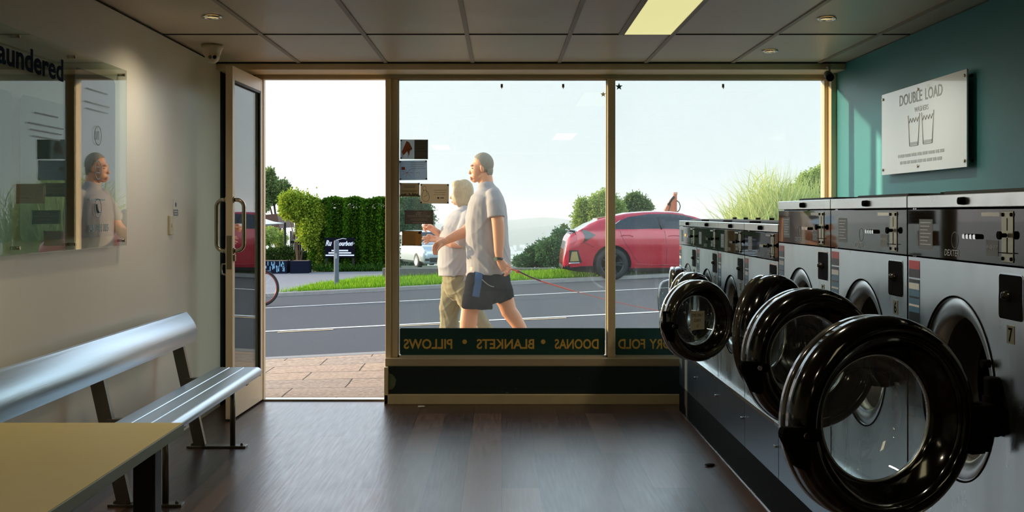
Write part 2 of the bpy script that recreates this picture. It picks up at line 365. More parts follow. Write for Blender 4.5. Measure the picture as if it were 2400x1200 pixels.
for x, y, lab in ((-1.476, 5.74, 'round recessed downlight in the ceiling near the left wall'), (1.671, 5.79, 'round recessed downlight in the right of the ceiling, nearer the camera'), (1.656, 6.95, 'round recessed downlight in the ceiling closest to the window, on the right')) + tuple((x_, y_, 'added room-fill downlight in the ceiling above or behind the camera') for x_, y_ in ((-1.476, 3.4), (-0.35, 3.4), (0.6, 3.4), (-0.35, 0.9))):
    d = thing('downlight', lab, 'downlight', (x, y, ZC), group='recessed ceiling downlights' if y > 5 else 'added downlights nearer the camera')
    MB().lathe([(0.050, 0.0), (0.049, -0.005), (0.040, -0.006), (0.034, -0.001), (0.034, 0.004)], n=32).build('trim_ring', 'chrome', d)
    MB().lathe([(0.0, -0.001), (0.02, -0.003), (0.034, -0.0005)], n=32).build('lamp', mat('lamp_warm', (240,225,170), 0.3, emit=((255,225,150), 0.5)) if 'lamp_warm' not in MATS else 'lamp_warm', d)
    sp_d = bpy.data.lights.new('downlight_beam', 'SPOT'); sp_d.energy = 26.0 if y > 5 else 42.0; sp_d.color = (1.0, 0.86, 0.62); sp_d.spot_size = R(150); sp_d.spot_blend = 0.9; sp_d.shadow_soft_size = 0.03  # higher energy for the added unseen downlights that brighten the room
    sp = bpy.data.objects.new('downlight_beam', sp_d); COL.objects.link(sp); sp.parent = d; sp.location = (0, 0, -0.012)
# dome camera
d = thing('dome_camera', 'cream dome security camera with two dark lenses under the ceiling by the door', 'security camera', (-1.728, 6.72, ZC))
MB().lathe([(0.0, 0.0), (0.064, 0.0), (0.064, -0.018), (0.058, -0.024), (0.052, -0.045), (0.047, -0.06), (0.0, -0.062)], n=40).build('base', 'cam_cream', d)
h = MB().sph((0.004, -0.012, -0.066), 0.043, n=32).build('camera_ball', 'cam_cream', d)
MB().cyl((0.002, -0.045, -0.072), (0.002, -0.0575, -0.076), 0.0105).build('lens', 'black_gloss', h)
MB().cyl((0.027, -0.042, -0.072), (0.028, -0.054, -0.076), 0.0105).build('lens', 'black_gloss', h)
# bullet camera at the right end of the pelmet
d = thing('bullet_camera', 'dark bullet security camera hanging from the pelmet at the right corner', 'security camera', (2.165, 7.44, 2.285))
MB().cyl((0, 0.055, -0.01), (0, 0.0, -0.01), 0.012).tube([(0, 0.02, -0.01), (0.0, 0.0, -0.03), (0.0, 0.0, -0.055)], 0.007).build('bracket', 'ceil_bar', d)
MB().cyl((0.0, 0.04, -0.062), (-0.012, -0.055, -0.094), 0.026, 0.027, n=28).build('body', mat('cam_grey', (62,66,62), 0.4), d)
MB().cyl((-0.0119, -0.0545, -0.0938), (-0.0127, -0.0605, -0.0958), 0.0235, n=28).build('lens', 'black_gloss', d)

# ================================================================ left wall things
sw = thing('light_switch', 'narrow cream light switch on the left wall below a small notice', 'light switch', (XL, 6.45, 1.235))
MB().box((0, -0.032, -0.058), (0.012, 0.032, 0.052), 0.003).build('plate', 'cam_cream', sw)
MB().box((0.012, -0.008, -0.014), (0.017, 0.008, 0.008), 0.001).build('rocker', 'white_paint', sw)
st = thing('notice_sticker', 'small grey and white notice stuck on the left wall above the switch', 'notice', (XL, 6.56, 1.33))
MB().prism(rrect(-0.05, 0.05, -0.05, 0.05, 0.008), lambda u, v, h: (h, u, v), 0.0005, 0.0015).build('sheet', 'white_paint', st)
MB().box((0.0016, -0.045, -0.044), (0.0022, 0.045, -0.008)).build('grey_band', mat('sticker_grey', (90,105,110), 0.5), st)
MB().cyl((0.0016, 0.0, 0.02), (0.0024, 0.0, 0.02), 0.014).build('pictogram', mat('sticker_dark', (40,60,90), 0.5), st)
MB().box((0.0023, -0.034, -0.022), (0.0027, 0.034, -0.017)).box((0.0023, -0.03, -0.036), (0.0027, 0.03, -0.031)).build('print', 'white_paint', st)

# the clear acrylic shop sign
sg = thing('acrylic_sign', 'clear acrylic wall sign with dark lettering and blue panels, on the left wall', 'sign', (-1.87, 4.9, 1.14))
mat('navy_ink', (12,30,58), 0.9, spec=0.1); mat('panel_blue', (18,74,112), 0.5); mat('pale_ink', (150,178,190), 0.5); mat('pale_blue', (120,160,178), 0.6)
glass_mat('acrylic_clear', haze=0.02, tint=(232,238,232), ior=1.52)
SG = MB().box((-0.003, -1.6, 0.0), (0.003, 0.71, 0.87), 0.0008); SG.build('board', 'acrylic_clear', sg)
def sgn(u0, u1, v0, v1, name, m, r=0.02, h=0.0):   # u = world Y, v = world Z, ink on the back of the board
    MB().prism(rrect(u0-4.9, u1-4.9, v0-1.14, v1-1.14, r), lambda u, v, hh: (hh, u, v), -0.0048+h, -0.0036+h).build(name, m, sg)
sgn(4.945, 5.46, 1.19, 1.945, 'blue_panel', 'panel_blue', 0.03)
sgn(4.385, 4.85, 1.19, 1.765, 'pale_panel', 'pale_blue', 0.03)
sgn(3.75, 4.31, 1.19, 1.765, 'pale_panel', 'pale_blue', 0.03)
TM = lambda y, z: basis((0.0036, y-4.9, z-1.14), (0,1,0), (0,0,1))
text('lettering', 'Laundered', 0.128, 'navy_ink', sg, TM(4.095, 1.862), 0.0004, bold=0.0032, width=0.70)
for y, z, s_, wd in ((4.46, 1.70, 0.04, 0.36),):
    pass
for (y0, y1, z) in ((4.50,4.74,1.70),(4.44,4.80,1.655),(4.46,4.78,1.63),(4.48,4.76,1.605),(5.06,5.34,1.86),(5.04,5.36,1.80),(5.06,5.34,1.77),(5.10,5.30,1.36)):
    MB().box((0.0031, y0-4.9, z-1.14), (0.0036, y1-4.9, z-1.14+0.006)).build('print_line', 'pale_ink', sg)
text('phone_digits', '0451', 0.05, 'pale_ink', sg, TM(5.09, 1.215), 0.0003, width=0.085); text('phone_digits', '344', 0.05, 'pale_ink', sg, TM(5.195, 1.215), 0.0003, width=0.065); text('phone_digits', '785', 0.05, 'pale_ink', sg, TM(5.28, 1.215), 0.0003, width=0.065)
for k, z in enumerate((1.66, 1.50, 1.325)):
    g = MB().lathe([(0.046, 0.0031), (0.046, 0.0036), (0.040, 0.0036), (0.040, 0.0031)], 'X', 36, Matrix.Translation((0, 5.21-4.9, z-1.14)))
    c = (0.0033, 0.31, z-1.14)
    if k == 0: g.box((0.0031, 0.295, c[2]-0.02), (0.0036, 0.325, c[2]+0.02)); g.box((0.0031, 0.285, c[2]-0.02), (0.0036, 0.295, c[2]-0.012))
    if k == 1: g.box((0.0031, 0.285, c[2]-0.014), (0.0036, 0.335, c[2]-0.010)).box((0.0031, 0.285, c[2]+0.012), (0.0036, 0.335, c[2]+0.016)).box((0.0031, 0.285, c[2]-0.012), (0.0036, 0.289, c[2]+0.014)).box((0.0031, 0.331, c[2]-0.012), (0.0036, 0.335, c[2]+0.014))
    if k == 2: g.tube([(0.0035, 0.290, c[2]+0.018), (0.0035, 0.297, c[2]-0.006), (0.0035, 0.315, c[2]-0.02), (0.0035, 0.33, c[2]-0.018)], 0.005, 8)
    g.build('icon', 'pale_ink', sg)
for y, z in ((5.575, 1.985), (5.575, 1.165), (4.93, 1.985), (4.93, 1.165), (4.36, 1.985), (4.36, 1.165), (3.8, 1.985), (3.8, 1.165)):
    MB().cyl((-0.03, y-4.9, z-1.14), (0.006, y-4.9, z-1.14), 0.007, n=14).build('standoff', 'steel_tube', sg)

# ================================================================ right wall sign
rs = thing('double_load_sign', 'glossy white DOUBLE LOAD sign on the teal right wall above the washers', 'sign', (2.25, 6.06, 1.525))
mat('faint_ink', (196,206,214), 0.5)
MB().box((0.0, -0.61, 0.0), (0.008, 0.61, 0.475), 0.001).build('board', 'acrylic_white', rs)
RM = lambda y, z: basis((-0.0006, y-6.06, z-1.525), (0,-1,0), (0,0,1))
text('heading_word', 'DOUBLE', 0.085, 'faint_ink', rs, RM(6.37, 1.905), 0.0001, bold=0.001, width=0.34); text('heading_word', 'LOAD', 0.085, 'faint_ink', rs, RM(5.985, 1.905), 0.0001, bold=0.001, width=0.235)
text('subheading', 'WASHERS', 0.04, 'faint_ink', rs, RM(6.14, 1.85), 0.0001, width=0.2)
for cy in (6.15, 5.95):
    g = MB()
    o = [(-0.085, 0.17), (-0.062, 0.0), (0.062, 0.0), (0.085, 0.17)]
    for i in range(3):
        (a, b_), (c, d_) = o[i], o[i+1]
        g.tube([(-0.0006, cy-6.06+a, 0.145+b_), (-0.0006, cy-6.06+c, 0.145+d_)], 0.0022, 6)
    g.tube([(-0.0006, cy-6.06-0.08+0.16*i/16, 0.145+0.14+0.012*math.sin(i*PI/2)) for i in range(17)], 0.0018, 6)
    g.box((-0.0012, cy-6.06-0.058, 0.15), (-0.0002, cy-6.06+0.058, 0.165))
    g.build('wash_icon', 'faint_ink', rs)
for (a, b_, z) in ((-0.33, 0.33, 0.088), (-0.30, 0.30, 0.05)):
    g = MB(); y = a
    random.seed(int(z*1000))
    while y < b_:
        wl = random.uniform(0.03, 0.09); g.box((-0.0012, y, z), (-0.0002, min(b_, y+wl), z+0.017)); y += wl+0.015
    g.build('print_line', 'faint_ink', rs)
for y, z in ((-0.585, 0.445), (0.585, 0.445), (-0.585, 0.03), (0.585, 0.03), (0.03, 0.445), (0.03, 0.03)):
    MB().cyl((-0.006, y, z), (0.04, y, z), 0.008, n=14).build('standoff', 'steel_tube', rs)

# ================================================================ bench
mat('brushed_alu', (176,190,200), 0.34, metal=0.9, bump=0.05, bscale=200, stretch=(1,0.02,1), rvary=0.05)
mat('bench_steel', (110,106,96), 0.35, metal=0.9)
bn = thing('bench', 'long aluminium bench with a curved backrest along the left wall', 'bench', (-1.6, 4.8, 0))
Y0, Y1 = -1.6, 1.65
def plank(name, prof):      # closed outline in XZ, swept along Y with rounded ends
    g = MB(); n_ = len(prof); cx = sum(p[0] for p in prof)/n_; cz = sum(p[1] for p in prof)/n_
    rings = []
    for y, s_ in ((Y0, 0.9), (Y0+0.006, 1.0), (Y1-0.006, 1.0), (Y1, 0.93)):
        rings.append([(cx+(x-cx)*s_, y, cz+(z-cz)*s_) for x, z in prof])
    g.loft(rings, smooth=False); return g.build(name, 'brushed_alu', bn, autosm=35)
prof = []
for i in range(13):       # backrest front face bulges into the room
    t = i/12; x = -0.150 - 0.052*t + 0.028*math.sin(PI*t) ; z = 0.568 + 0.168*t
    prof.append((x, z))
for i in range(13):
    t = 1-i/12; x = -0.172 - 0.052*t + 0.022*math.sin(PI*t); z = 0.568 + 0.168*t
    prof.append((x, z))
plank('backrest', prof)
for k, (xa, xb, front) in enumerate(((-0.03, 0.045, 0), (0.05, 0.128, 0), (0.133, 0.228, 1))):
    if front:
        pr = [(xa, 0.385), (xa, 0.42), (xb-0.03, 0.42)] + [(xb-0.03+0.03*math.sin(R(a)), 0.392+0.028*math.cos(R(a))) for a in (20,40,60,80,100,130,160)] + [(xb-0.04, 0.365)]
    else: pr = [(xa, 0.39), (xa, 0.417), (xa+0.003, 0.42), (xb-0.003, 0.42), (xb, 0.417), (xb, 0.39)]
    plank('seat_slat', pr)
MB().box((-0.025, Y0+0.02, 0.392), (0.14, Y1-0.02, 0.404)).build('seat_core', mat('alu_groove', (52,54,56), 0.7), bn)
def bar(p0, p1, wx, wy):    # flat bar leaning in the XZ plane
    p0, p1 = Vector(p0), Vector(p1); d = (p1-p0); a = Vector((d.z, 0, -d.x)).normalized()*wx/2; b_ = Vector((0, wy/2, 0))
    g = MB(); g.loft([[q+a+b_, q-a+b_, q-a-b_, q+a-b_] for q in (p0, p1)], smooth=False); return g
for fy in (6.26-4.8, 5.01-4.8, 3.76-4.8):
    MB().box((-0.145, fy-0.03, 0), (0.182, fy+0.03, 0.012), 0.002).build('base_plate', 'bench_steel', bn)
    bar((-0.075, fy, 0.01), (-0.22, fy, 0.66), 0.062, 0.035).build('leg', 'bench_steel', bn)
    MB().cyl((0.105, fy, 0.01), (0.105, fy, 0.385), 0.015, n=20).build('leg', 'bench_steel', bn)
    MB().box((-0.15, fy-0.02, 0.345), (0.19, fy+0.02, 0.388), 0.003).build('cross_bar', 'bench_steel', bn)
    for bx in (-0.12, 0.155): MB().cyl((bx, fy, 0.012), (bx, fy, 0.024), 0.009, 0.005, n=8).build('bolt', 'bench_steel', bn)

# ================================================================ table
mat('table_top', (146,132,74), 0.42, vary=0.06, vscale=14)
mat('table_edge', (104,116,112), 0.5); mat('table_leg', (24,24,24), 0.45)
tb = thing('table', 'olive yellow laminate table with grey edge and black leg in the left foreground', 'table', (-1.30, 2.1, 0))
MB().box((-0.5, -0.9, 0.722), (0.466, 0.858, 0.7495), 0.002).build('edge_band', 'table_edge', tb)
MB().box((-0.499, -0.899, 0.7496), (0.464, 0.856, 0.7505)).build('tabletop', 'table_top', tb)
for sx, sy in ((0.40, 0.76), (-0.40, 0.76), (0.40, -0.8), (-0.40, -0.8)):
    MB().box((sx-0.028, sy-0.028, 0), (sx+0.028, sy+0.028, 0.722), 0.003).build('leg', 'table_leg', tb)

# ================================================================ things stuck on the shop window
def at(px, py, Y=7.81): return P(px, py, Y)
bn_words = (('DOONAS', 1300, 1403), ('BLANKETS', 1117, 1252), ('PILLOWS', 946, 1060))
def banner(x0, x1, y0, y1, label, words, dots):
    a, b_ = at(x0, y1), at(x1, y0)
    t = thing('window_banner', label, 'window sign', ((a.x+b_.x)/2, 7.812, a.z))
    hw = (b_.x-a.x)/2; hh = b_.z-a.z
    MB().prism(rrect(-hw, hw, 0, hh, 0.012), lambda u, v, h: (u, h, v), 0.0, 0.003).build('backing', 'banner_green', t)
    for wd, xa, xb in words:          # the words face the street, so from the room they read mirrored
        pa, pb = at(xa, 817), at(xb, 817); ln = pb.x-pa.x
        text('lettering', wd, 0.093, 'gold_ink', t, basis((pb.x-(a.x+b_.x)/2, -0.0008, pa.z-a.z), (-1,0,0), (0,0,1)), 0.0004, bold=0.0022, width=ln)
    for dx in dots:
        p = at(dx, 801); g = MB().cyl((p.x-(a.x+b_.x)/2, 0.0, p.z-a.z), (p.x-(a.x+b_.x)/2, -0.0014, p.z-a.z), 0.016, n=24); g.build('dot', 'gold_ink', t)
    return t
banner(937, 1418, 769, 832, 'dark green window banner with mirrored gold words DOONAS, BLANKETS, PILLOWS', bn_words, (1089, 1273))
banner(1441, 1790, 769, 832, 'dark green window banner with mirrored gold words DRY FOLD behind the washers', (('WASH', 1580, 1655), ('DRY', 1522, 1571), ('FOLD', 1449, 1512)), ())
def paper(name, rgb, tl=0.6):
    rgb = tuple(int(c_+(255-c_)*0.25) for c_ in rgb)
    m = mat(name, rgb, 0.8); n = m.node_tree.nodes; l = m.node_tree.links; t_ = n.new('ShaderNodeBsdfTranslucent'); t_.inputs[0].default_value = lin(rgb)
    x_ = n.new('ShaderNodeMixShader'); x_.inputs[0].default_value = tl; l.new(n['Principled BSDF'].outputs[0], x_.inputs[1]); l.new(t_.outputs[0], x_.inputs[2]); l.new(x_.outputs[0], n['Material Output'].inputs[0])
paper('paper_grey', (176,178,176)); paper('paper_blue', (160,172,182)); paper('paper_tan', (188,166,134)); paper('paper_brown', (100,84,70)); paper('paper_orange', (150,108,52)); paper('paper_sepia', (150,128,92)); mat('ink_red', (196,110,80), 0.8); mat('ink_grey', (120,118,112), 0.8); mat('ink_dark', (46,36,30), 0.8); mat('ink_white', (225,222,214), 0.8); mat('ink_olive', (140,110,40), 0.8)
def poster(x0, x1, y0, y1, m, label, tilt, draw):
    a, b_ = at(x0, y1), at(x1, y0); hw, hh = (b_.x-a.x)/2, (b_.z-a.z)/2
    t = thing('window_flyer', label, 'flyer', ((a.x+b_.x)/2, 7.8135, (a.z+b_.z)/2)); t.rotation_euler.y = R(tilt); t['group'] = 'flyers taped inside the window'
    MB().box((-hw, 0, -hh), (hw, 0.0015, hh)).build('sheet', m, t)
    def ink(u0, u1, v0, v1, mm, name='print'): MB().box((u0*hw, -0.0008, v0*hh), (u1*hw, 0.0, v1*hh)).build(name, mm, t)
    def line(pts, mm, r=0.0012, name='drawing'): MB().tube([(u*hw, -0.0004, v*hh) for u, v in pts], r, 6).build(name, mm, t)
    draw(ink, line, t, hw, hh)
    for sx in (-0.94, 0.94):
        for sz in (-0.9, 0.9): MB().box((sx*hw-0.006, -0.0012, sz*hh-0.006), (sx*hw+0.006, 0.0, sz*hh+0.006)).build('corner_tape', 'ink_grey', t)
def lines(ink, rows, u0, u1, mm, h=0.03):
    for k, v in enumerate(rows): ink(u0+0.04*(k % 2), u1-0.05*((k*7) % 3), v, v+h, mm)
def d1(ink, line, t, hw, hh):
    ink(0.02, 1, -1, 1, 'paper_tan' if False else 'paper_grey', 'plain_half')
    MB().prism([(-0.9*hw, -0.3*hh), (-0.55*hw, 0.85*hh), (-0.35*hw, 0.7*hh), (-0.12*hw, 0.05*hh), (-0.3*hw, -0.1*hh), (-0.35*hw, -0.7*hh), (-0.5*hw, -0.2*hh), (-0.75*hw, -0.6*hh)], lambda u, v, h: (u, h, v), -0.001, 0).build('drawing', 'ink_red', t)
    line([(-0.5, 0.1), (-0.15, -0.05), (-0.2, -0.15), (-0.55, 0.0)], 'ink_dark'); line([(-0.85, -0.1), (-0.8, -0.8)], 'ink_dark'); line([(-0.45, -0.2), (-0.42, -0.85)], 'ink_dark')
    lines(ink, (0.55, 0.3, 0.05, -0.2), 0.15, 0.9, 'ink_grey')
def d2(ink, line, t, hw, hh):
    ink(-0.85, -0.6, 0.05, 0.35, 'ink_red', 'drawing')
    for k in range(7): line([(-0.45, -0.25), (-0.45+0.42*math.cos(k*0.9), -0.25+0.45*math.sin(k*0.9))], 'ink_red', 0.001)
    lines(ink, (0.75, 0.55, 0.35, 0.15), -0.2, 0.9, 'ink_grey'); line([(0.2, -0.3), (0.4, -0.2), (0.45, -0.4)], 'ink_grey')
def d3(ink, line, t, hw, hh):
    ink(-0.8, 0.75, -0.22, -0.12, 'ink_olive'); lines(ink, (0.55, 0.35), -0.6, 0.6, 'ink_dark', 0.05)
    random.seed(3)
    for k in range(16):
        u = -0.92+k*0.12; hgt = random.uniform(0.15, 0.5); ink(u, u+0.09, -0.92, -0.92+hgt, 'ink_dark', 'drawing')
def d4(ink, line, t, hw, hh):
    line([(-0.72+0.13*math.cos(a/10*PI), 0.55+0.22*math.sin(a/10*PI)) for a in range(21)], 'ink_grey')
    line([(-0.75, 0.4), (-0.86, 0.0), (-0.9, -0.5), (-0.7, -0.8), (-0.45, -0.75), (-0.35, -0.4), (-0.45, 0.1), (-0.62, 0.4)], 'ink_grey', 0.0015)
    line([(-0.6, 0.3), (-0.5, -0.1), (-0.75, -0.35)], 'ink_grey')
    lines(ink, (0.35, 0.12, -0.1), -0.05, 0.85, 'ink_grey'); ink(0.2, 0.32, -0.5, -0.35, 'ink_dark'); ink(0.4, 0.65, -0.47, -0.38, 'ink_grey')
def d5(ink, line, t, hw, hh):
    text('lettering', 'NEED STUFF RUNDRY?', 0.02, 'ink_white', t, basis((0.8*hw, -0.001, 0.0*hh), (-1,0,0), (0,0,1)), 0.0002, bold=0.0002, width=1.6*hw)
    lines(ink, (-0.3, -0.48), -0.6, 0.62, 'ink_white', 0.06); ink(-0.45, 0.45, -0.85, -0.76, 'ink_white'); ink(-0.15, 0.2, 0.62, 0.72, 'ink_white'); ink(-0.25, 0.15, 0.4, 0.5, 'ink_white')
    for k in range(3):
        a = R(90+120*k); c = Vector((0.42, 0.62)); ux, uz = 0.16*math.cos(a), 0.30*math.sin(a); a2 = R(90+120*(k+1)); vx, vz = 0.16*math.cos(a2), 0.30*math.sin(a2)
        line([(c.x+ux*0.9+vx*0.1, c.y+uz*0.9+vz*0.1-0.05), (c.x+ux*0.25+vx*0.75, c.y+uz*0.25+vz*0.75-0.05)], 'ink_white', 0.002, 'recycling_mark')
def d6(ink, line, t, hw, hh):
    ink(0.68, 0.9, 0.6, 0.9, 'ink_dark', 'stamp'); lines(ink, (0.3, 0.1, -0.1), -0.35, 0.2, 'ink_olive'); ink(-0.2, 0.4, -0.9, -0.85, 'ink_dark')
poster(938, 1003, 327, 373, 'paper_grey', 'topmost flyer on the window, a reddish sketch on its left half', 0.3, d1)
poster(936, 1001, 376, 422, 'paper_blue', 'pale bluish flyer on the window, second from the top', -0.8, d2)
poster(937, 983, 429, 461, 'paper_sepia', 'small sepia flyer on the window with a dark crowd along its foot', 0.2, d3)
poster(985, 1052, 431, 477, 'paper_tan', 'tan flyer on the window with a pear-shaped outline, nearest the woman', 0.5, d4)
poster(948, 1015, 493, 525, 'paper_brown', 'dark brown flyer on the window with white print and a recycling mark', 0.2, d5)
poster(942, 988, 541, 576, 'paper_orange', 'orange-brown envelope-like flyer lowest on the window', 0.6, d6)
mat('star_blue', (48,88,104), 0.4); mat('star_pale', (206,214,196), 0.5); mat('hook_metal', (120,116,96), 0.3, metal=0.8)
for px, py, s_, mm, lab in ((1451, 203, 9, 'star_blue', 'dark blue star sticker at the top of the right window'), (1414, 221, 7, 'star_pale', 'pale star sticker at the top right of the middle window')):
    p = at(px, py); r = s_*7.81/FPX; pts = []
    for k in range(10):
        a = R(90+36*k); rr = r if k % 2 == 0 else r*0.42; pts.append((p.x+rr*math.cos(a), p.z+rr*math.sin(a)))
    g = MB().prism(pts, lambda u, v, h: (u, h, v), 7.814, 7.8165); tag(g.build('star_sticker', mm), lab, 'sticker')
for px, lab in ((1176, 'small clear hook on the middle window above the walking man'), (1320, 'small clear hook at the top of the middle window, nearer the mullion'), (1695, 'small clear hook at the top of the right window')):
    p = at(px, 204); o = thing('window_hook', lab, 'hook', (p.x, 7.8155, p.z), group='hooks stuck to the glass')
    MB().box((-0.008, -0.003, -0.004), (0.008, 0.0, 0.022), 0.001).build('pad', 'hook_metal', o)
    MB().tube([(0, -0.003, 0.005), (0, -0.006, -0.008), (0, -0.016, -0.013), (0, -0.02, -0.004)], 0.0025, 8).build('hook', 'hook_metal', o)
# scraps on the floor
p = P(988, 953, 7.57); g = MB().box((-0.022, -0.012, 0.0), (0.022, 0.012, 0.008), 0.003); o = g.build('paper_scrap', 'white_paint', loc=(p.x, 7.55, 0.001)); tag(o, 'small pale paper scrap on the floor by the skirting under the window', 'litter'); o.rotation_euler.z = 0.3
p = P(1662, 1093, 5.79); g = MB().sph((0,0,0.008), 0.02, (1.2, 0.6, 0.4), 8).sph((0.02,0.01,0.006), 0.012, (1,1,0.5), 8); o = g.build('lint_clump', 'black_rubber', loc=(p.x, 5.79, 0.0)); tag(o, 'small dark clump of lint on the floor in front of the washers', 'litter')
p = P(1000, 1178, 5.06); 
# ================================================================ washing machines
mat('stainless', (182,190,192), 0.30, metal=1.0, bump=0.22, bscale=1.6, stretch=(1,1.2,0.25), rvary=0.06)
for k_ in ('stainless',):
    n = MATS[k_].node_tree.nodes; b = n['Principled BSDF']; tg = n.new('ShaderNodeTangent'); tg.direction_type = 'RADIAL'; tg.axis = 'Z'
    MATS[k_].node_tree.links.new(tg.outputs[0], b.inputs['Tangent']); b.inputs['Anisotropic'].default_value = 0.75; b.inputs['Anisotropic Rotation'].default_value = 0.25
mat('stainless_trim', (210,212,212), 0.25, metal=1.0, rvary=0.05)
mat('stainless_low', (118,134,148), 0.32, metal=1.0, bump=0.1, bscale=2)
mat('panel_black', (4,5,6), 0.03, bump=0.03, bscale=2.0, spec=0.2)
mat('ring_black', (4,4,4), 0.10, spec=0.4)
mat('ring_grey', (34,33,30), 0.14, coat=0.5)
mat('drum_steel', (70,72,74), 0.35, metal=1.0)
mat('plinth_black', (6,7,9), 0.8, spec=0.08)
mat('slot_black', (5,5,5), 0.75, spec=0.05)
mat('label_red', (172,40,34), 0.4); mat('label_blue', (64,108,140), 0.4); mat('label_dark', (24,30,40), 0.4); mat('label_white', (205,208,208), 0.4)
mat('silver_ink', (150,150,146), 0.3, metal=0.6); mat('info_grey', (92,96,98), 0.5); mat('plate_brass', (150,146,124), 0.3, metal=0.7)
mat('light_amber', (250,170,40), 0.3, emit=((255,160,40), 1.2))
mat('note_paper', (206,202,176), 0.8)
glass_mat('door_glass', haze=0.010, ior=1.75, tint=(206,214,214))
XM = 1.17
DG = {'large': dict(W=0.756, D=0.98, top=1.35, cp0=1.18, cp1=1.313, pc=0.85, py=0.756-0.345, ro=0.235, ri=0.184, rd=0.222),
      'small': dict(W=0.664, D=0.90, top=1.253, cp0=1.10, cp1=1.217, pc=0.785, py=0.664-0.335, ro=0.198, ri=0.150, rd=0.190)}
def plate_hole(mb, y0, y1, z0, z1, cy, cz, r, x, n=64):
    """flat front sheet in the plane x with a round hole"""
    t = bmesh.new(); inner = []; outer = []
    for i in range(n):
        a = 2*PI*(i+0.5)/n; c, s_ = math.cos(a), math.sin(a)
        inner.append(t.verts.new((x, cy+r*c, cz+r*s_)))
        k = min(((y1-cy)/c if c > 0 else (y0-cy)/c) if abs(c) > 1e-6 else 1e9, ((z1-cz)/s_ if s_ > 0 else (z0-cz)/s_) if abs(s_) > 1e-6 else 1e9)
        outer.append(t.verts.new((x, cy+k*c, cz+k*s_)))
    for i in range(n):
        j = (i+1) % n
        t.faces.new((inner[i], inner[j], outer[j], outer[i]))
        a, b = outer[i].co, outer[j].co       # fill the rectangle's corners
        if abs(a.y-b.y) > 1e-5 and abs(a.z-b.z) > 1e-5:
            cr = t.verts.new((x, y1 if max(a.y, b.y) > y1-1e-5 else y0, z1 if max(a.z, b.z) > z1-1e-5 else z0)); t.faces.new((outer[i], outer[j], cr))
    bmesh.ops.recalc_face_normals(t, faces=t.faces[:])
    mb.add(t)
def make_door(size, rd):
    """closed position: axis along X, outside faces -X, hinge on the -Y side; origin at the ring's centre"""
    root = bpy.data.objects.new('door', None); COL.objects.link(root)
    k = rd/0.222
    g = MB().lathe([(rd*0.93, 0.045), (rd, 0.035), (rd*1.0, 0.014), (rd*0.99, 0.0), (rd*0.965, -0.012), (rd*0.93, -0.022), (rd*0.88, -0.028), (rd*0.84, -0.028), (rd*0.81, -0.020), (rd*0.80, -0.006)], 'X', 72)
    g.build('door_ring', 'ring_grey' if size == 'small' else 'ring_black', root)
    g = MB().lathe([(rd*0.806, -0.005), (rd*0.79, 0.004), (rd*0.66, 0.030), (rd*0.615, 0.036), (rd*0.615, 0.050), (rd*0.93, 0.046)], 'X', 72)
    g.build('inner_bezel', 'ring_black', root)
    g = MB().lathe([(rd*0.955, 0.040), (rd*0.99, 0.044), (rd*0.995, 0.066), (rd*0.96, 0.07), (rd*0.70, 0.058)], 'X', 72)
    g.build('steel_band', 'chrome' if size == 'small' else 'ring_grey', root)
    prof = [(rd*0.64, 0.040), (rd*0.625, 0.050), (rd*0.60, 0.085), (rd*0.56, 0.110), (rd*0.50, 0.128), (rd*0.38, 0.140), (rd*0.2, 0.145), (0.0, 0.146)]
    MB().lathe(prof, 'X', 64).build('glass_bowl', 'door_glass', root)
    MB().lathe([(rd*0.60, 0.034), (rd*0.628, 0.038), (rd*0.628, 0.044), (rd*0.60, 0.046)], 'X', 64, closed=True).build('glass_rim', 'stainless_trim', root)
    y = rd
    g = MB().box((-0.030, y-0.050*k, -0.030), (-0.012, y+0.018, -0.004), 0.004)
    g.prism([(y-0.02, 0.002), (y+0.040, 0.006), (y+0.046, -0.012), (y+0.006, -0.085), (y-0.022, -0.095), (y-0.026, -0.06)], lambda u, v, h: (h, u, v), -0.030, -0.006, 0.003)
    if size == 'small': g.box((-0.026, y+0.0, 0.045), (-0.010, y+0.035, 0.057), 0.002).box((-0.026, y+0.023, -0.0), (-0.010, y+0.035, 0.057), 0.002)
    g.build('handle', 'slot_black', root)
    g = MB().cyl((-0.02, y-0.012, -0.015), (-0.036, y-0.012, -0.015), 0.007, n=12); g.build('latch_pin', 'chrome', root)
    g = MB().box((-0.034, -y-0.035, -0.045), (0.020, -y+0.028, 0.03), 0.006).box((-0.030, -y-0.012, -0.085), (0.006, -y+0.030, 0.03), 0.006)
    g.box((-0.020, -y-0.04, -0.065), (0.030, -y-0.008, -0.02), 0.004); g.cyl((-0.0, -y-0.036, -0.085), (-0.0, -y-0.036, 0.045), 0.010, n=14)
    g.build('hinge', 'slot_black', root)
    return root
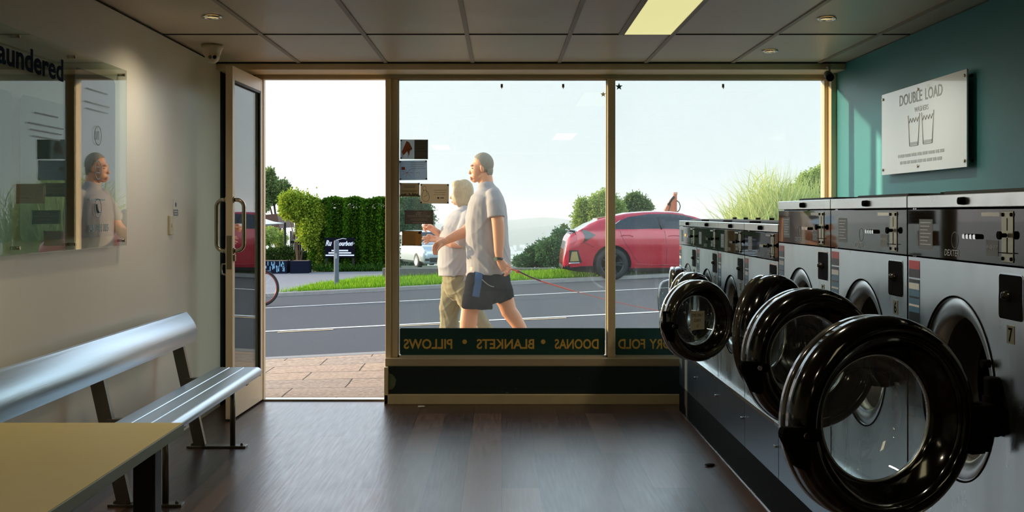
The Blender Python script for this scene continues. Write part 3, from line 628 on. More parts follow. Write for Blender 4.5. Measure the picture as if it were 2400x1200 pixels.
def make_washer(size, number, y0, label):
    q = DG[size]; W, D, top, c0, c1, pc, py, ro, ri = (q[k] for k in ('W', 'D', 'top', 'cp0', 'cp1', 'pc', 'py', 'ro', 'ri'))
    t = thing('washing_machine', label, 'washing machine', (XM, y0, 0), 0, 'row of front-loading washers along the right wall')
    e = 0.0025
    # cabinet: sides, top, back, with the front sheet and its round opening
    g = MB(); g.box((0.02, e, 0.175), (D, e+0.01, top-0.004)); g.box((0.02, W-e-0.01, 0.175), (D, W-e, top-0.004)); g.box((0.02, e, top-0.012), (D, W-e, top-0.004)); g.box((D-0.01, e, 0.175), (D, W-e, top-0.004))
    g.build('cabinet', 'stainless_trim', t)
    g = MB(); plate_hole(g, e, W-e, 0.425, c0-0.004, py, pc, ro, 0.0)
    g.box((0.0, e, 0.425), (0.02, e+0.003, c0-0.004)).box((0.0, W-e-0.003, 0.425), (0.02, W-e, c0-0.004)); g.build('front_panel', 'stainless', t)
    g = MB().lathe([(ro, 0.0), (ro-0.003, 0.006), (ro-0.006, 0.003), (ri+0.008, 0.008), (ri, 0.016), (ri-0.002, 0.05)], 'X', 72, Matrix.Translation((0, py, pc))); g.build('port_ring', 'stainless', t)
    g = MB().lathe([(ro+0.003, -0.001), (ro+0.0005, -0.003), (ro-0.002, 0.002)], 'X', 72, Matrix.Translation((0, py, pc))); g.build('port_groove', 'slot_black', t)
    g = MB().lathe([(ri-0.001, 0.04), (ri-0.012, 0.05), (ri-0.012, 0.11), (ri-0.03, 0.12)], 'X', 64, Matrix.Translation((0, py, pc))); g.build('gasket', 'black_rubber', t)
    g = MB().lathe([(ri-0.03, 0.12), (ri+0.03, 0.13), (ri+0.03, 0.55), (ri-0.02, 0.57), (0, 0.58)], 'X', 48, Matrix.Translation((0, py, pc))); g.build('drum', 'drum_steel', t)
    # top strip with its lock
    MB().box((-0.002, e, c1+0.002), (0.03, W-e, top), 0.002).build('top_strip', 'stainless_trim', t)
    g = MB().cyl((-0.002, W*0.5-0.02, (c1+top)/2), (-0.016, W*0.5-0.02, (c1+top)/2), 0.0105, 0.009, n=24).cyl((-0.016, W*0.5-0.02, (c1+top)/2), (-0.0175, W*0.5-0.02, (c1+top)/2), 0.004, n=12); g.build('top_lock', 'slot_black', t)
    # control panel
    cp = MB().box((-0.001, e+0.001, c0), (0.02, W-e-0.001, c1-0.002), 0.001).build('control_panel', 'panel_black', t)
    U = lambda f: W-e-f*(W-2*e)         # f = 0 at the far (left) end as seen
    V = lambda f: c1-f*(c1-c0)
    def cb(f0, f1, v0, v1, h, name, m, bev=0.0): return MB().box((-0.001-h, U(f1), V(v1)), (-0.001, U(f0), V(v0)), bev).build(name, m, cp)
    cb(0.12, 0.25, 0.22, 0.84, 0.0004, 'instruction_sheet', 'info_grey')
    g = MB()
    for k in range(7): g.box((-0.0018, U(0.235 - 0.015*(k % 3)), V(0.30+0.075*k)), (-0.0014, U(0.13), V(0.28+0.075*k)))
    g.build('print_line', 'silver_ink', cp)
    for k in range(4): 
        g = MB().prism([(-0.008, -0.006), (0.008, -0.006), (0.008, 0.004), (0.0, 0.007), (-0.008, 0.004)], lambda u, v, h: (h, U(0.555+0.028*k)+u, V(0.53)+v), -0.012, -0.001, 0.0012); g.build('button', 'chrome', cp)
    g = MB().lathe([(0.022, -0.0012), (0.022, -0.0016), (0.020, -0.0016), (0.020, -0.0012)], 'X', 32, Matrix.Translation((0, U(0.45), V(0.62)))); g.build('dial_mark', 'info_grey', cp)
    text('brand_name', 'DEXTER', 0.024, 'silver_ink', cp, basis((-0.0015, U(0.36), V(0.93)), (0,-1,0), (0,0,1)), 0.0001, width=0.095, shear=0.2)
    text('washer_number', 'WASHER %d' % number, 0.014, 'silver_ink', cp, basis((-0.0022, U(0.705), V(0.74)), (0,-1,0), (0,0,1)), 0.0003, width=0.062)
    cb(0.70, 0.79, 0.58, 0.86, 0.0008, 'number_sticker', 'info_grey')
    cb(0.665, 0.80, 0.08, 0.15, 0.0008, 'price_label', 'label_white')
    # coin chute: plate, slots, four screws, the coin slide
    ch = cb(0.815, 0.895, 0.06, 0.95, 0.0020, 'coin_plate', 'plate_brass', 0.001)
    g = MB(); u = U(0.855); g.box((-0.0036, u-0.0014, V(0.40)), (-0.0026, u+0.0014, V(0.18))).box((-0.0036, u-0.002, V(0.80)), (-0.0026, u+0.002, V(0.52))); g.build('coin_slot', 'slot_black', ch)
    for fu in (0.826, 0.884):
        for fv in (0.12, 0.89): MB().cyl((-0.003, U(fu), V(fv)), (-0.0055, U(fu), V(fv)), 0.0045, n=10).build('screw', 'slot_black', ch)
    g = MB().cyl((-0.005, u, V(0.48)), (-0.018, u, V(0.48)), 0.005, n=12).cyl((-0.018, u, V(0.48)), (-0.024, u, V(0.48)), 0.0095, n=18).box((-0.009, u-0.035, V(0.795)), (-0.0065, u+0.035, V(0.78))); g.build('coin_slide', 'slot_black', ch)
    # coin box recess, labels, number plate
    zb = c0-0.022
    cw, chh, uc = 0.117, 0.100, (0.040 if size == 'large' else 0.036)
    bx = MB().prism(rrect(0.0, cw, -chh, 0.0, 0.008), lambda u_, v_, h: (h, uc+u_, zb+v_), -0.002, 0.0).build('coin_box', 'slot_black', t)
    g = MB().prism(rrect(-0.003, cw+0.003, -chh-0.003, 0.003, 0.010), lambda u_, v_, h: (h, uc+u_, zb+v_), -0.0012, -0.0002); g.build('box_edge', 'chrome', bx)
    g = MB().lathe([(0.0, -0.016), (0.008, -0.014), (0.012, -0.006), (0.013, -0.001)], 'X', 20, Matrix.Translation((0, uc+cw*0.62, zb-chh*0.48)) ).box((-0.017, uc+cw*0.62-0.0015, zb-chh*0.48-0.006), (-0.0155, uc+cw*0.62+0.0015, zb-chh*0.48+0.006)); g.build('box_lock', 'ring_grey', bx)
    MB().box((-0.0008, U(0.12), c0-0.062), (0, U(0.012), c0-0.014)).build('warning_label', 'label_red', t)
    MB().box((-0.0012, U(0.12), c0-0.062), (-0.0008, U(0.012), c0-0.038)).build('warning_text', 'label_dark', t)
    lb = MB().box((-0.0008, U(0.12), c0-0.19), (0, U(0.012), c0-0.067)).build('guide_label', 'label_blue', t)
    for v, hh, mm in ((0.067, 0.009, 'label_dark'), (0.078, 0.017, 'label_white'), (0.115, 0.005, 'label_dark'), (0.138, 0.006, 'label_white'), (0.160, 0.03, 'label_dark')):
        MB().box((-0.0014, U(0.118), c0-v-hh), (-0.0008, U(0.014), c0-v)).build('guide_band', mm, lb)
    npz = zb-chh-0.016
    npl = MB().box((-0.001, uc+0.040, npz-0.042), (0, uc+0.078, npz)).build('number_plate', 'plate_brass', t)
    text('plate_number', str(number), 0.046, 'slot_black', npl, basis((-0.0012, uc+0.069, npz-0.037), (0,-1,0), (0,0,1)), 0.0003, bold=0.0005, width=0.020)
    # kick panels under the ledge
    MB().box((-0.020, e, 0.418), (0.01, W-e, 0.4245), 0.001).box((-0.020, e, 0.408), (-0.0185, W-e, 0.42)).build('ledge', 'stainless_trim', t)
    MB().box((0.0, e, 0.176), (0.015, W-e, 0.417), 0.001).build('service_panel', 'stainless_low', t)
    MB().cyl((0, U(0.965), 0.31), (-0.012, U(0.965), 0.31), 0.006, n=12).box((-0.013, U(0.965)-0.012, 0.306), (-0.009, U(0.965)+0.012, 0.314)).build('panel_latch', 'chrome', t)
    # soap hopper lid on the top
    g = MB().box((0.05, W*0.18, top-0.003), (0.36, W*0.82, top+0.010), 0.004).cyl((0.33, W*0.25, top+0.01), (0.33, W*0.25, top+0.022), 0.014, n=12).cyl((0.33, W*0.75, top+0.01), (0.33, W*0.75, top+0.022), 0.014, n=12); g.build('hopper_lid', 'black_rubber', t)
    return t
def hang_door(t, size, ctr, ang, rd):
    d = make_door(size, rd); d.parent = t; d.location = Vector(ctr) - t.location; d.rotation_euler = (0, 0, R(ang)); return d
LBL = {1: 'farthest small washer beside the window, its round door swung wide open', 2: 'second small washer from the window, its round door half hidden behind the noted one',
       3: 'third small washer from the window, open door with a handwritten note on its glass', 4: 'fourth small washer from the window, next to the taller washers, door shut',
       5: 'tall washer next to the small ones, its round door open behind a larger one', 6: 'tall washer with the number 6 plate and a big open black door',
       7: 'tall washer with the number 7 plate and the largest open black door in the foreground', 8: 'nearest tall washer at the right edge of the view, its closed door handle showing'}
NEAR = {1: 6.757, 2: 6.092, 3: 5.427, 4: 4.762, 5: 4.004, 6: 3.247, 7: 2.49, 8: 1.733}
DOORS = {1: (1599, 700, 6.68, 168, 0.190), 2: (1630, 720, 6.06, 142, 0.190), 3: (1642, 752, 5.46, 118, 0.1985), 5: (1825, 782, 4.0, 138, 0.209), 6: (1910, 842, 3.36, 105, 0.211), 7: (2077, 987, 2.56, 107, 0.2385)}
WM = {}
for k in range(1, 9):
    size = 'small' if k < 5 else 'large'; q = DG[size]
    t = WM[k] = make_washer(size, k, NEAR[k], LBL[k])
    if k in DOORS:
        px, py, Y, a, rd = DOORS[k]; hang_door(t, size, P(px, py, Y), a, rd)
    else:
        hang_door(t, size, (XM-0.012, NEAR[k]+q['py'], q['pc']), 0, q['rd'])
# door 1 has its amber indicator lit
cp1 = [c for c in WM[1].children if c.name.startswith('control_panel')][0]
MB().box((-0.003, 0.664*0.60, 1.155), (-0.001, 0.664*0.64, 1.168)).build('indicator_light', 'light_amber', cp1)
# hinge posts left on machine 7 and the others: mounting plates beside the opening
for k in (3, 5, 6, 7):
    q = DG['small' if k < 5 else 'large']; y = q['py']-q['ro']+0.0; z = q['pc']
    MB().box((-0.030, y-0.030, z-0.075), (0.0, y+0.006, z+0.065), 0.006).cyl((-0.002, y+0.03, z+0.09), (-0.022, y+0.03, z+0.09), 0.010, n=16).build('hinge_mount', 'slot_black', WM[k])
# one dark plinth runs under the whole row
pl = MB().box((XM+0.0, 1.744, 0.0), (XR-0.02, 7.425, 0.174), 0.002).build('washer_plinth', 'plinth_black'); tag(pl, 'long dark plinth along the floor that the row of washers stands on', 'plinth')
MB().box((XM-0.004, 1.744, 0.0), (XM, 7.425, 0.006)).build('floor_strip', 'stainless_trim', pl)
# handwritten note taped on the glass of the third washer's door
d3_ = [c for c in WM[3].children if c.name.startswith('door')][0]
nt_ = thing('paper_note', 'handwritten paper note CMD ONLY SORRY taped inside the washer door glass', 'note'); nt_.parent = None
Md = Matrix.Translation(P(1642, 752, 5.46)) @ Matrix.Rotation(R(118), 4, 'Z')
nt_.matrix_world = Md @ Matrix.Translation((0.030, -0.004, 0.0))
MB().box((-0.0005, -0.043, -0.045), (0.0005, 0.043, 0.045)).build('sheet', 'note_paper', nt_)
for s_, z, wd in (('CMD ONLY', 0.018, 0.07), ('SORRY', -0.008, 0.045), (':(', -0.032, 0.014)):
    text('handwriting', s_, 0.020, 'ink_dark', nt_, basis((-0.0008, wd/2, z), (0,-1,0), (0,0,1)), 0.0002, width=wd, shear=0.15)
# ================================================================ outside: ground
SL = 0.05      # the street climbs to the right
def prof_z(Y):
    pts = [(7.92, 0.0), (8.2, 0.0), (10.4, 0.08), (10.401, -0.045), (15.4, -0.16), (22.8, -0.16), (22.801, -0.09), (24.2, -0.04), (26.0, -0.14), (31, -0.22), (36, -0.4)]
    if Y <= pts[0][0]: return 0.0
    for (a, za), (b, zb) in zip(pts, pts[1:]):
        if Y <= b: return za + (zb-za)*(Y-a)/(b-a)
    return pts[-1][1]
def tilt(Y): return SL*min(1, max(0, (Y-7.92)/2.4))*(1.0 if Y < 24 else max(0.15, 1-(Y-24)/8))
def GZ(X, Y): return prof_z(Y) + tilt(Y)*max(-14, min(14, X))
def strip(name, Ys, m, xs=None, dz=0.0, lo=None):
    xs = xs or [-60, -14] + [x*1.0 for x in range(-12, 14, 2)] + [14, 60]
    t = bmesh.new(); grid = [[t.verts.new((x, y, GZ(x, y)+dz)) for x in xs] for y in Ys]
    for i in range(len(Ys)-1):
        for k in range(len(xs)-1): t.faces.new((grid[i][k], grid[i][k+1], grid[i+1][k+1], grid[i+1][k]))
    g = MB(); g.add(t); return struct(g, name, m)
def brick_mat(name, c1, c2, mortar, bw, rh, ms, rough, rotz=0, nscale=30, bumpy=0.2):
    m = mat(name, c1, rough, spec=0.1); n = m.node_tree.nodes; l = m.node_tree.links; b = n['Principled BSDF']
    t = n.new('ShaderNodeTexCoord'); mp = n.new('ShaderNodeMapping'); mp.inputs['Rotation'].default_value = (0,0,rotz); l.new(t.outputs['Object'], mp.inputs['Vector'])
    br = n.new('ShaderNodeTexBrick'); br.inputs['Scale'].default_value = 1; br.inputs['Brick Width'].default_value = bw; br.inputs['Row Height'].default_value = rh; br.inputs['Mortar Size'].default_value = ms
    br.inputs['Color1'].default_value = lin(c1); br.inputs['Color2'].default_value = lin(c2); br.inputs['Mortar'].default_value = lin(mortar); l.new(mp.outputs[0], br.inputs['Vector'])
    nz = n.new('ShaderNodeTexNoise'); nz.inputs['Scale'].default_value = nscale; nz.inputs['Detail'].default_value = 6; l.new(t.outputs['Object'], nz.inputs['Vector'])
    cr = n.new('ShaderNodeValToRGB'); cr.color_ramp.elements[0].position = 0.3; cr.color_ramp.elements[0].color = (0.65,0.65,0.65,1); cr.color_ramp.elements[1].position = 0.7; cr.color_ramp.elements[1].color = (1.15,1.15,1.15,1); l.new(nz.outputs['Fac'], cr.inputs[0])
    mx = n.new('ShaderNodeMixRGB'); mx.blend_type = 'MULTIPLY'; mx.inputs['Fac'].default_value = 1; l.new(br.outputs['Color'], mx.inputs['Color1']); l.new(cr.outputs[0], mx.inputs['Color2']); l.new(mx.outputs[0], b.inputs['Base Color'])
    bp = n.new('ShaderNodeBump'); bp.inputs['Strength'].default_value = bumpy; bp.inputs['Distance'].default_value = 0.01; l.new(nz.outputs['Fac'], bp.inputs['Height']); l.new(bp.outputs[0], b.inputs['Normal'])
    return m
brick_mat('pavers', (196,168,142), (180,160,142), (84,70,60), 0.78, 0.42, 0.006, 0.8)
mat('asphalt', (84,86,90), 0.95, spec=0.1, vary=0.28, vscale=60, bump=0.5, bscale=220)
mat('kerb', (138,136,132), 0.8, vary=0.2, vscale=12)
mat('road_paint', (225,225,220), 0.6, vary=0.08, vscale=20); mat('road_paint_tan', (222,186,140), 0.6, vary=0.1, vscale=20)
mat('gravel', (132,134,138), 0.95, spec=0.1, vary=0.25, vscale=25, bump=0.5, bscale=60)
mat('soil_grass', (78,108,40), 0.9, vary=0.4, vscale=14, bump=0.5, bscale=30)
mat('valley', (70,96,80), 0.9, vary=0.4, vscale=0.01)
strip('pavement', [7.86, 8.0, 8.6, 9.2, 9.8, 10.25], 'pavers')
strip('kerb_near', [10.25, 10.4, 10.401], 'kerb', dz=0.002)
strip('road', [10.401, 12, 13.5, 15.4, 18, 20, 22.8], 'asphalt')
strip('kerb_far', [22.8, 22.801, 22.95], 'kerb')
strip('verge', [22.95, 23.5, 24.2, 25, 26], 'soil_grass', xs=[-4.2, -3.4, -2.6, -1.6, 0, 2, 4, 6, 8, 10, 14, 60])
strip('driveway', [22.95, 23.5, 24.2, 25, 26], 'gravel', xs=[-60, -14, -10, -7, -5.5, -4.2], dz=-0.0)
strip('gravel_lot', [26, 27, 28.5, 30, 33], 'gravel')
def stripe(name, y, wd, xa, xb, m, n=24):
    g = MB(); t = bmesh.new()
    xs = [xa+(xb-xa)*i/n for i in range(n+1)]; r = [[t.verts.new((x, yy, GZ(x, yy)+0.006)) for x in xs] for yy in (y, y+wd)]
    for k in range(n): t.faces.new((r[0][k], r[0][k+1], r[1][k+1], r[1][k]))
    g.add(t); return g
struct(stripe('x', 15.35, 0.14, -30, 40, 'road_paint', 60), 'road_line', 'road_paint')
struct(stripe('x', 19.75, 0.10, -30, 40, 'road_paint', 60), 'road_line', 'road_paint')
g = MB()
for x0 in (-3.02-2.9, -3.02, -1.55, 0.12, 2.3, 4.3): 
    t = bmesh.new(); xs = [x0, x0+0.75]; r = [[t.verts.new((x, yy, GZ(x, yy)+0.006)) for x in xs] for yy in (15.12, 15.22)]
    t.faces.new((r[0][0], r[0][1], r[1][1], r[1][0])); g.add(t)
struct(g, 'road_dashes', 'road_paint_tan')
# the land falls away to a hazy valley and a far ridge
Ys = [33, 36, 48, 56, 75, 150, 300, 700, 1500, 3000, 4500, 6500, 7500]; Zs = [-0.28, -0.45, -1.15, -1.3, -8, -24, -45, -75, -105, -140, -150, -152, -155]
t = bmesh.new(); xs = [-6000, -2500, -1000, -400, -100, -30, 0, 30, 100, 400, 1000, 2500, 6000]
gr = [[t.verts.new((x*(1 if y > 100 else 0.02+y/100.0*0.9), y, z)) for x in xs] for y, z in zip(Ys, Zs)]
for i in range(len(Ys)-1):
    for k in range(len(xs)-1): t.faces.new((gr[i][k], gr[i][k+1], gr[i+1][k+1], gr[i+1][k]))
g = MB(); g.add(t); struct(g, 'valley', 'valley')
def ridge(name, Y, prof, zb, m):       # a long hill with a rounded crest
    t = bmesh.new(); rows = []
    for s_ in (0, 0.35, 0.7, 1.0):
        rows.append([t.verts.new((x, Y+900*s_, zb+(z-zb)*math.sin(s_*PI/2))) for x, z in prof])
    rows.append([t.verts.new((x, Y+2200, zb)) for x, z in prof])
    for i in range(len(rows)-1):
        for k in range(len(prof)-1):
            f = t.faces.new((rows[i][k], rows[i][k+1], rows[i+1][k+1], rows[i+1][k])); f.smooth = True
    g = MB(); g.add(t); struct(g, name, m)
random.seed(11)
pr = []
for i in range(121):
    x = -6000+100*i; px = 1176+x*FPX/8000
    z = -70 + 34*math.exp(-((px-1285)/70)**2) + 16*math.exp(-((px-1130)/120)**2) + 10*math.sin(x/700.0) + 5*math.sin(x/190.0+1)
    pr.append((x, z))
ridge('far_hills', 7100, pr, -155, 'valley')
pr = [(x, z-42+8*math.sin(x/330.0)) for x, z in pr]
ridge('near_hills', 5200, pr, -155, 'valley')
random.seed(5); g = MB()
for i in range(150):
    Y = random.uniform(3300, 5000); px = random.uniform(1150, 1330); x = (px-VX)*Y/FPX; z = -142; h = random.uniform(-3, 5)
    g.box((x, Y, z-8), (x+random.uniform(6, 24), Y+14, z+h))
o = g.build('distant_town', mat('town_white', (235,235,235), 0.6)); tag(o, 'pale scatter of far-off town buildings in the hazy valley', 'buildings', kind='stuff')
# haze lying over the valley
g = MB().box((-7000, 120, -160), (7000, 9500, 60)); hz = g.build('valley_haze', None); hz['kind'] = 'stuff'; hz['label'] = 'pale blue haze filling the far valley below the horizon'; hz['category'] = 'haze'
m = bpy.data.materials.new('haze'); m.use_nodes = True; n = m.node_tree.nodes; n.clear()
o_ = n.new('ShaderNodeOutputMaterial'); vs = n.new('ShaderNodeVolumeScatter'); vs.inputs['Color'].default_value = (0.93, 0.97, 1.0, 1); vs.inputs['Density'].default_value = 0.00016; vs.inputs['Anisotropy'].default_value = 0.0
m.node_tree.links.new(vs.outputs[0], o_.inputs['Volume']); hz.data.materials.append(m)

# ================================================================ plants
def leaf_mat(name, c, c2, trans=0.35):
    m = bpy.data.materials.new(name); m.use_nodes = True; MATS[name] = m; n = m.node_tree.nodes; l = m.node_tree.links; n.clear()
    o = n.new('ShaderNodeOutputMaterial'); ge = n.new('ShaderNodeNewGeometry'); mx = n.new('ShaderNodeMixRGB'); mx.inputs['Color1'].default_value = lin(c); mx.inputs['Color2'].default_value = lin(c2)
    l.new(ge.outputs['Random Per Island'], mx.inputs['Fac'])
    d = n.new('ShaderNodeBsdfDiffuse'); tl = n.new('ShaderNodeBsdfTranslucent'); ms = n.new('ShaderNodeMixShader'); ms.inputs[0].default_value = trans
    l.new(mx.outputs[0], d.inputs[0]); l.new(mx.outputs[0], tl.inputs[0]); l.new(d.outputs[0], ms.inputs[1]); l.new(tl.outputs[0], ms.inputs[2]); l.new(ms.outputs[0], o.inputs[0])
leaf_mat('leaf_hedge', (30,66,16), (84,122,32), 0.25); leaf_mat('leaf_creeper_sunlit', (92,124,34), (176,192,72), 0.4); leaf_mat('leaf_weed', (26,56,22), (70,104,40), 0.25); leaf_mat('leaf_tree', (92,118,72), (146,162,104)); leaf_mat('leaf_bush', (62,98,62), (104,134,84)); leaf_mat('leaf_bright', (128,154,72), (178,192,108))  # sunlight put into the creeper leaves; hedge leaves darkened for backlight
leaf_mat('leaf_reed', (146,164,92), (206,210,142), 0.45); leaf_mat('leaf_grass', (84,132,28), (142,180,52), 0.4); leaf_mat('leaf_dark', (44,66,34), (82,104,52))  # darker leaves for the low shrub
mat('bark', (84,70,56), 0.9, vary=0.3)
def leaves(name, pts, nrm, size, m, parent=None, seed=1, aspect=0.55):
    """pts: Nx3, nrm: Nx3 main leaf direction; folded four-sided leaves"""
    rng = np.random.default_rng(seed); N_ = len(pts)
    d = nrm + rng.normal(0, 0.7, (N_, 3)); d /= np.linalg.norm(d, axis=1)[:, None]
    r = rng.normal(0, 1, (N_, 3)); s_ = np.cross(d, r); s_ /= np.linalg.norm(s_, axis=1)[:, None]; u = np.cross(d, s_)
    L_ = (size*rng.uniform(0.6, 1.4, N_))[:, None]
    a = pts; b = pts + d*L_*0.5 + s_*L_*aspect*0.5 + u*L_*0.08; c = pts + d*L_ - u*L_*0.1; e = pts + d*L_*0.5 - s_*L_*aspect*0.5 + u*L_*0.08
    V = np.stack([a, b, c, e], 1).reshape(-1, 3); F = np.arange(N_*4).reshape(-1, 4)
    return np_mesh(name, V.round(4), F, m, parent)
def blob_points(blobs, n, seed=1, shell=0.45, rough=0.25):
    rng = np.random.default_rng(seed); vol = np.array([b[3]*b[4]+b[4]*b[5]+b[3]*b[5] for b in blobs]); cnt = np.maximum(8, (n*vol/vol.sum())).astype(int); P_, N2 = [], []
    for b, c in zip(blobs, cnt):
        d = rng.normal(0, 1, (c, 3)); d /= np.linalg.norm(d, axis=1)[:, None]
        lump = 1 + rough*1.5*np.sin(d[:, 0]*7+b[0]*3)*np.sin(d[:, 2]*6+b[2])*np.sin(d[:, 1]*5+1) + 0.12*rng.normal(0, 1, c)*(rng.random(c) < 0.4)
        r = (rng.uniform(shell, 1.0, c)**0.6)*lump
        P_.append(np.array(b[:3]) + d*r[:, None]*np.array(b[3:6])); N2.append(d*np.array([1, 1, 0.6])+np.array([0, 0, -0.15]))
    return np.concatenate(P_), np.concatenate(N2)
def plant(name, label, cat, base, blobs, n, size_, m, trunk=0.08, seed=1, group=None, aspect=0.55, rough=0.25):
    """blobs relative to base"""
    size = size_*0.62; n = int(n*1.8); t = thing(name, label, cat, base, group=group); p, d = blob_points(blobs, n, seed, rough=rough); leaves('foliage', p, d, size, m, t, seed+1, aspect)
    g = MB(); rng = random.Random(seed)
    for b in blobs[:7]:
        mid = Vector((b[0]*0.3, b[1]*0.3, b[2]*0.45)); g.tube([(0, 0, -0.15), mid, (b[0], b[1], b[2])], trunk, 7, rs=[trunk, trunk*0.7, trunk*0.3])
    g.build('trunk', 'bark', t); return t
def gl(px, Y): x = (px-VX)*Y/FPX; return Vector((x, Y, GZ(x, Y)))
def blobs_px(base, lst, Y, depth=1.0):
    out = []
    for px, py, rx, rz in lst:
        q = P(px, py, Y); k = Y/FPX; out.append((q.x-base.x, random.uniform(-0.3, 0.3)*depth, q.z-base.z, rx*k, max(rx*k, rz*k)*0.8*depth, rz*k))
    return out
random.seed(21)
# hedge: a long clipped mass over the fence of the lot
b = gl(860, 31.4)
hd = thing('hedge', 'long dense dark green creeper hedge behind the black board across the road', 'hedge', b)
rng = np.random.default_rng(4); pts = []; nr = []
def hedge_top(px): return 466 + 3*math.sin(px/9.0) + 3*math.sin(px/23.0+1) - (4 if 860 < px < 905 else 0) + (0 if px < 985 else (px-985)*0.5)
for i in range(50000):
    px = rng.uniform(728, 938); f = rng.random()
    if f < 0.72: y = 30.6 + abs(rng.normal(0, 0.20)) + 0.12*math.sin(px/11.0)*math.sin(px/4.3) + 0.10*math.sin(px/6.0+i%7*0.3); zt = hedge_top(px); py = zt + (627-zt)*rng.random()**0.9
    else: y = rng.uniform(30.6, 31.9); py = hedge_top(px) + abs(rng.normal(0, 5))
    if f > 0.97: px = 728+abs(rng.normal(0, 5)); y = rng.uniform(30.6, 31.9); py = rng.uniform(470, 625)
    q = P(px, py, 31.0); pts.append((q.x-b.x, y-b.y, q.z-b.z)); nr.append((0, -0.7, -0.4))
leaves('foliage', np.array(pts), np.array(nr), 0.055, 'leaf_hedge', hd, 3, 0.7)
MB().box((P(735, 0, 31).x-b.x, 31.2-b.y, 0.0), (P(932, 0, 31).x-b.x, 31.5-b.y, 1.7)).build('fence_core', mat('fence_dark', (20,24,18), 0.9), hd)
b = gl(700, 30.7)
plant('creeper_shrub', 'sunlit yellow-green creeper crown at the left end of the hedge', 'shrub', b, blobs_px(b, [(685,478,32,30),(668,492,20,22),(705,490,38,36),(735,505,30,40),(722,545,22,40),(700,540,14,20),(740,590,16,40)], 30.4, 0.8), 12000, 0.10, 'leaf_creeper_sunlit', 0.025, 8, aspect=0.7)
b = gl(655, 46); b.z = -0.6
plant('tree', 'taller grey-green tree rising far left behind the roof of the pavilion', 'tree', b, blobs_px(b, [(622,440,20,34),(640,450,22,28),(665,448,20,24),(610,470,26,34),(682,466,12,18),(632,415,12,20)], 46, 1.0), 9000, 0.16, 'leaf_tree', 0.06, 9)
b = gl(640, 37.5)
plant('shrub', 'sunlit shrub seen under the white shade sail', 'shrub', b, blobs_px(b, [(630,552,24,20),(655,560,16,18),(608,560,22,22)], 37.5), 3600, 0.10, 'leaf_bright', 0.05, 10)
b = gl(660, 31.5)
plant('low_shrub', 'dark low shrub growing above the painted planters', 'shrub', b, blobs_px(b, [(640,596,26,14),(672,592,20,16),(700,600,18,10),(612,600,20,14)], 31.5), 4200, 0.09, 'leaf_dark', 0.04, 11)
b = gl(800, 30.3); rng = np.random.default_rng(9); pts = np.stack([rng.uniform(P(735,0,30.3).x-b.x, P(938,0,30.3).x-b.x, 5200), rng.normal(0, 0.15, 5200), np.abs(rng.normal(0, 0.06, 5200))], 1)
o = leaves('hedge_undergrowth', pts, np.tile([0, -0.2, 1.0], (5200, 1)), 0.08, 'leaf_weed', None, 5, 0.3); o.location = (b.x, 30.3, GZ(b.x, 30.3)); tag(o, 'ragged weeds growing along the foot of the hedge', 'weeds', kind='stuff')
b = gl(965, 58); b.z = -1.5
plant('tree', 'dark dense tree behind the flyers, beyond the silver car', 'tree', b, blobs_px(b, [(950,500,34,40),(985,505,30,42),(940,560,40,70),(985,565,30,66),(1000,520,16,30),(965,478,24,20)], 58, 0.6), 26000, 0.16, 'leaf_bush', 0.12, 19)
# right of the people: bushes and trees beyond the road
b = gl(1270, 28.5)
plant('bush', 'dark green bush behind the low wall, left of the red car', 'bush', b, blobs_px(b, [(1262,598,30,26),(1225,612,22,16),(1290,590,34,34),(1312,570,22,34),(1322,610,24,22),(1245,605,20,22)], 28.5), 12000, 0.085, 'leaf_bush', 0.03, 12)
b = gl(1325, 30.5)
plant('sapling', 'slender young tree rising just left of the red car boot', 'tree', b, blobs_px(b, [(1325,555,10,24),(1322,535,6,10),(1312,565,12,16)], 30.5), 1400, 0.09, 'leaf_tree', 0.02, 13)
b = gl(1410, 36)
plant('tree', 'light green leafy tree behind the back of the red car', 'tree', b, blobs_px(b, [(1372,500,26,30),(1362,480,12,16),(1400,490,26,36),(1425,482,22,40),(1412,462,10,12),(1385,520,40,24),(1420,475,12,22),(1448,495,20,30)], 36), 12000, 0.115, 'leaf_bright', 0.08, 14)
b = gl(1492, 38)
plant('tree', 'darker rounded tree behind the roof of the red car', 'tree', b, blobs_px(b, [(1490,478,26,26),(1510,486,20,22),(1465,490,16,20),(1485,462,12,10),(1500,510,36,22)], 38), 6500, 0.12, 'leaf_tree', 0.08, 15)
b = gl(1885, 33)
plant('tree', 'leafy green tree at the right edge of the window behind the tall reeds', 'tree', b, blobs_px(b, [(1895,432,32,30),(1925,425,30,36),(1870,455,24,24),(1915,470,50,30),(1850,475,20,16)], 33), 10000, 0.11, 'leaf_bright', 0.07, 16)
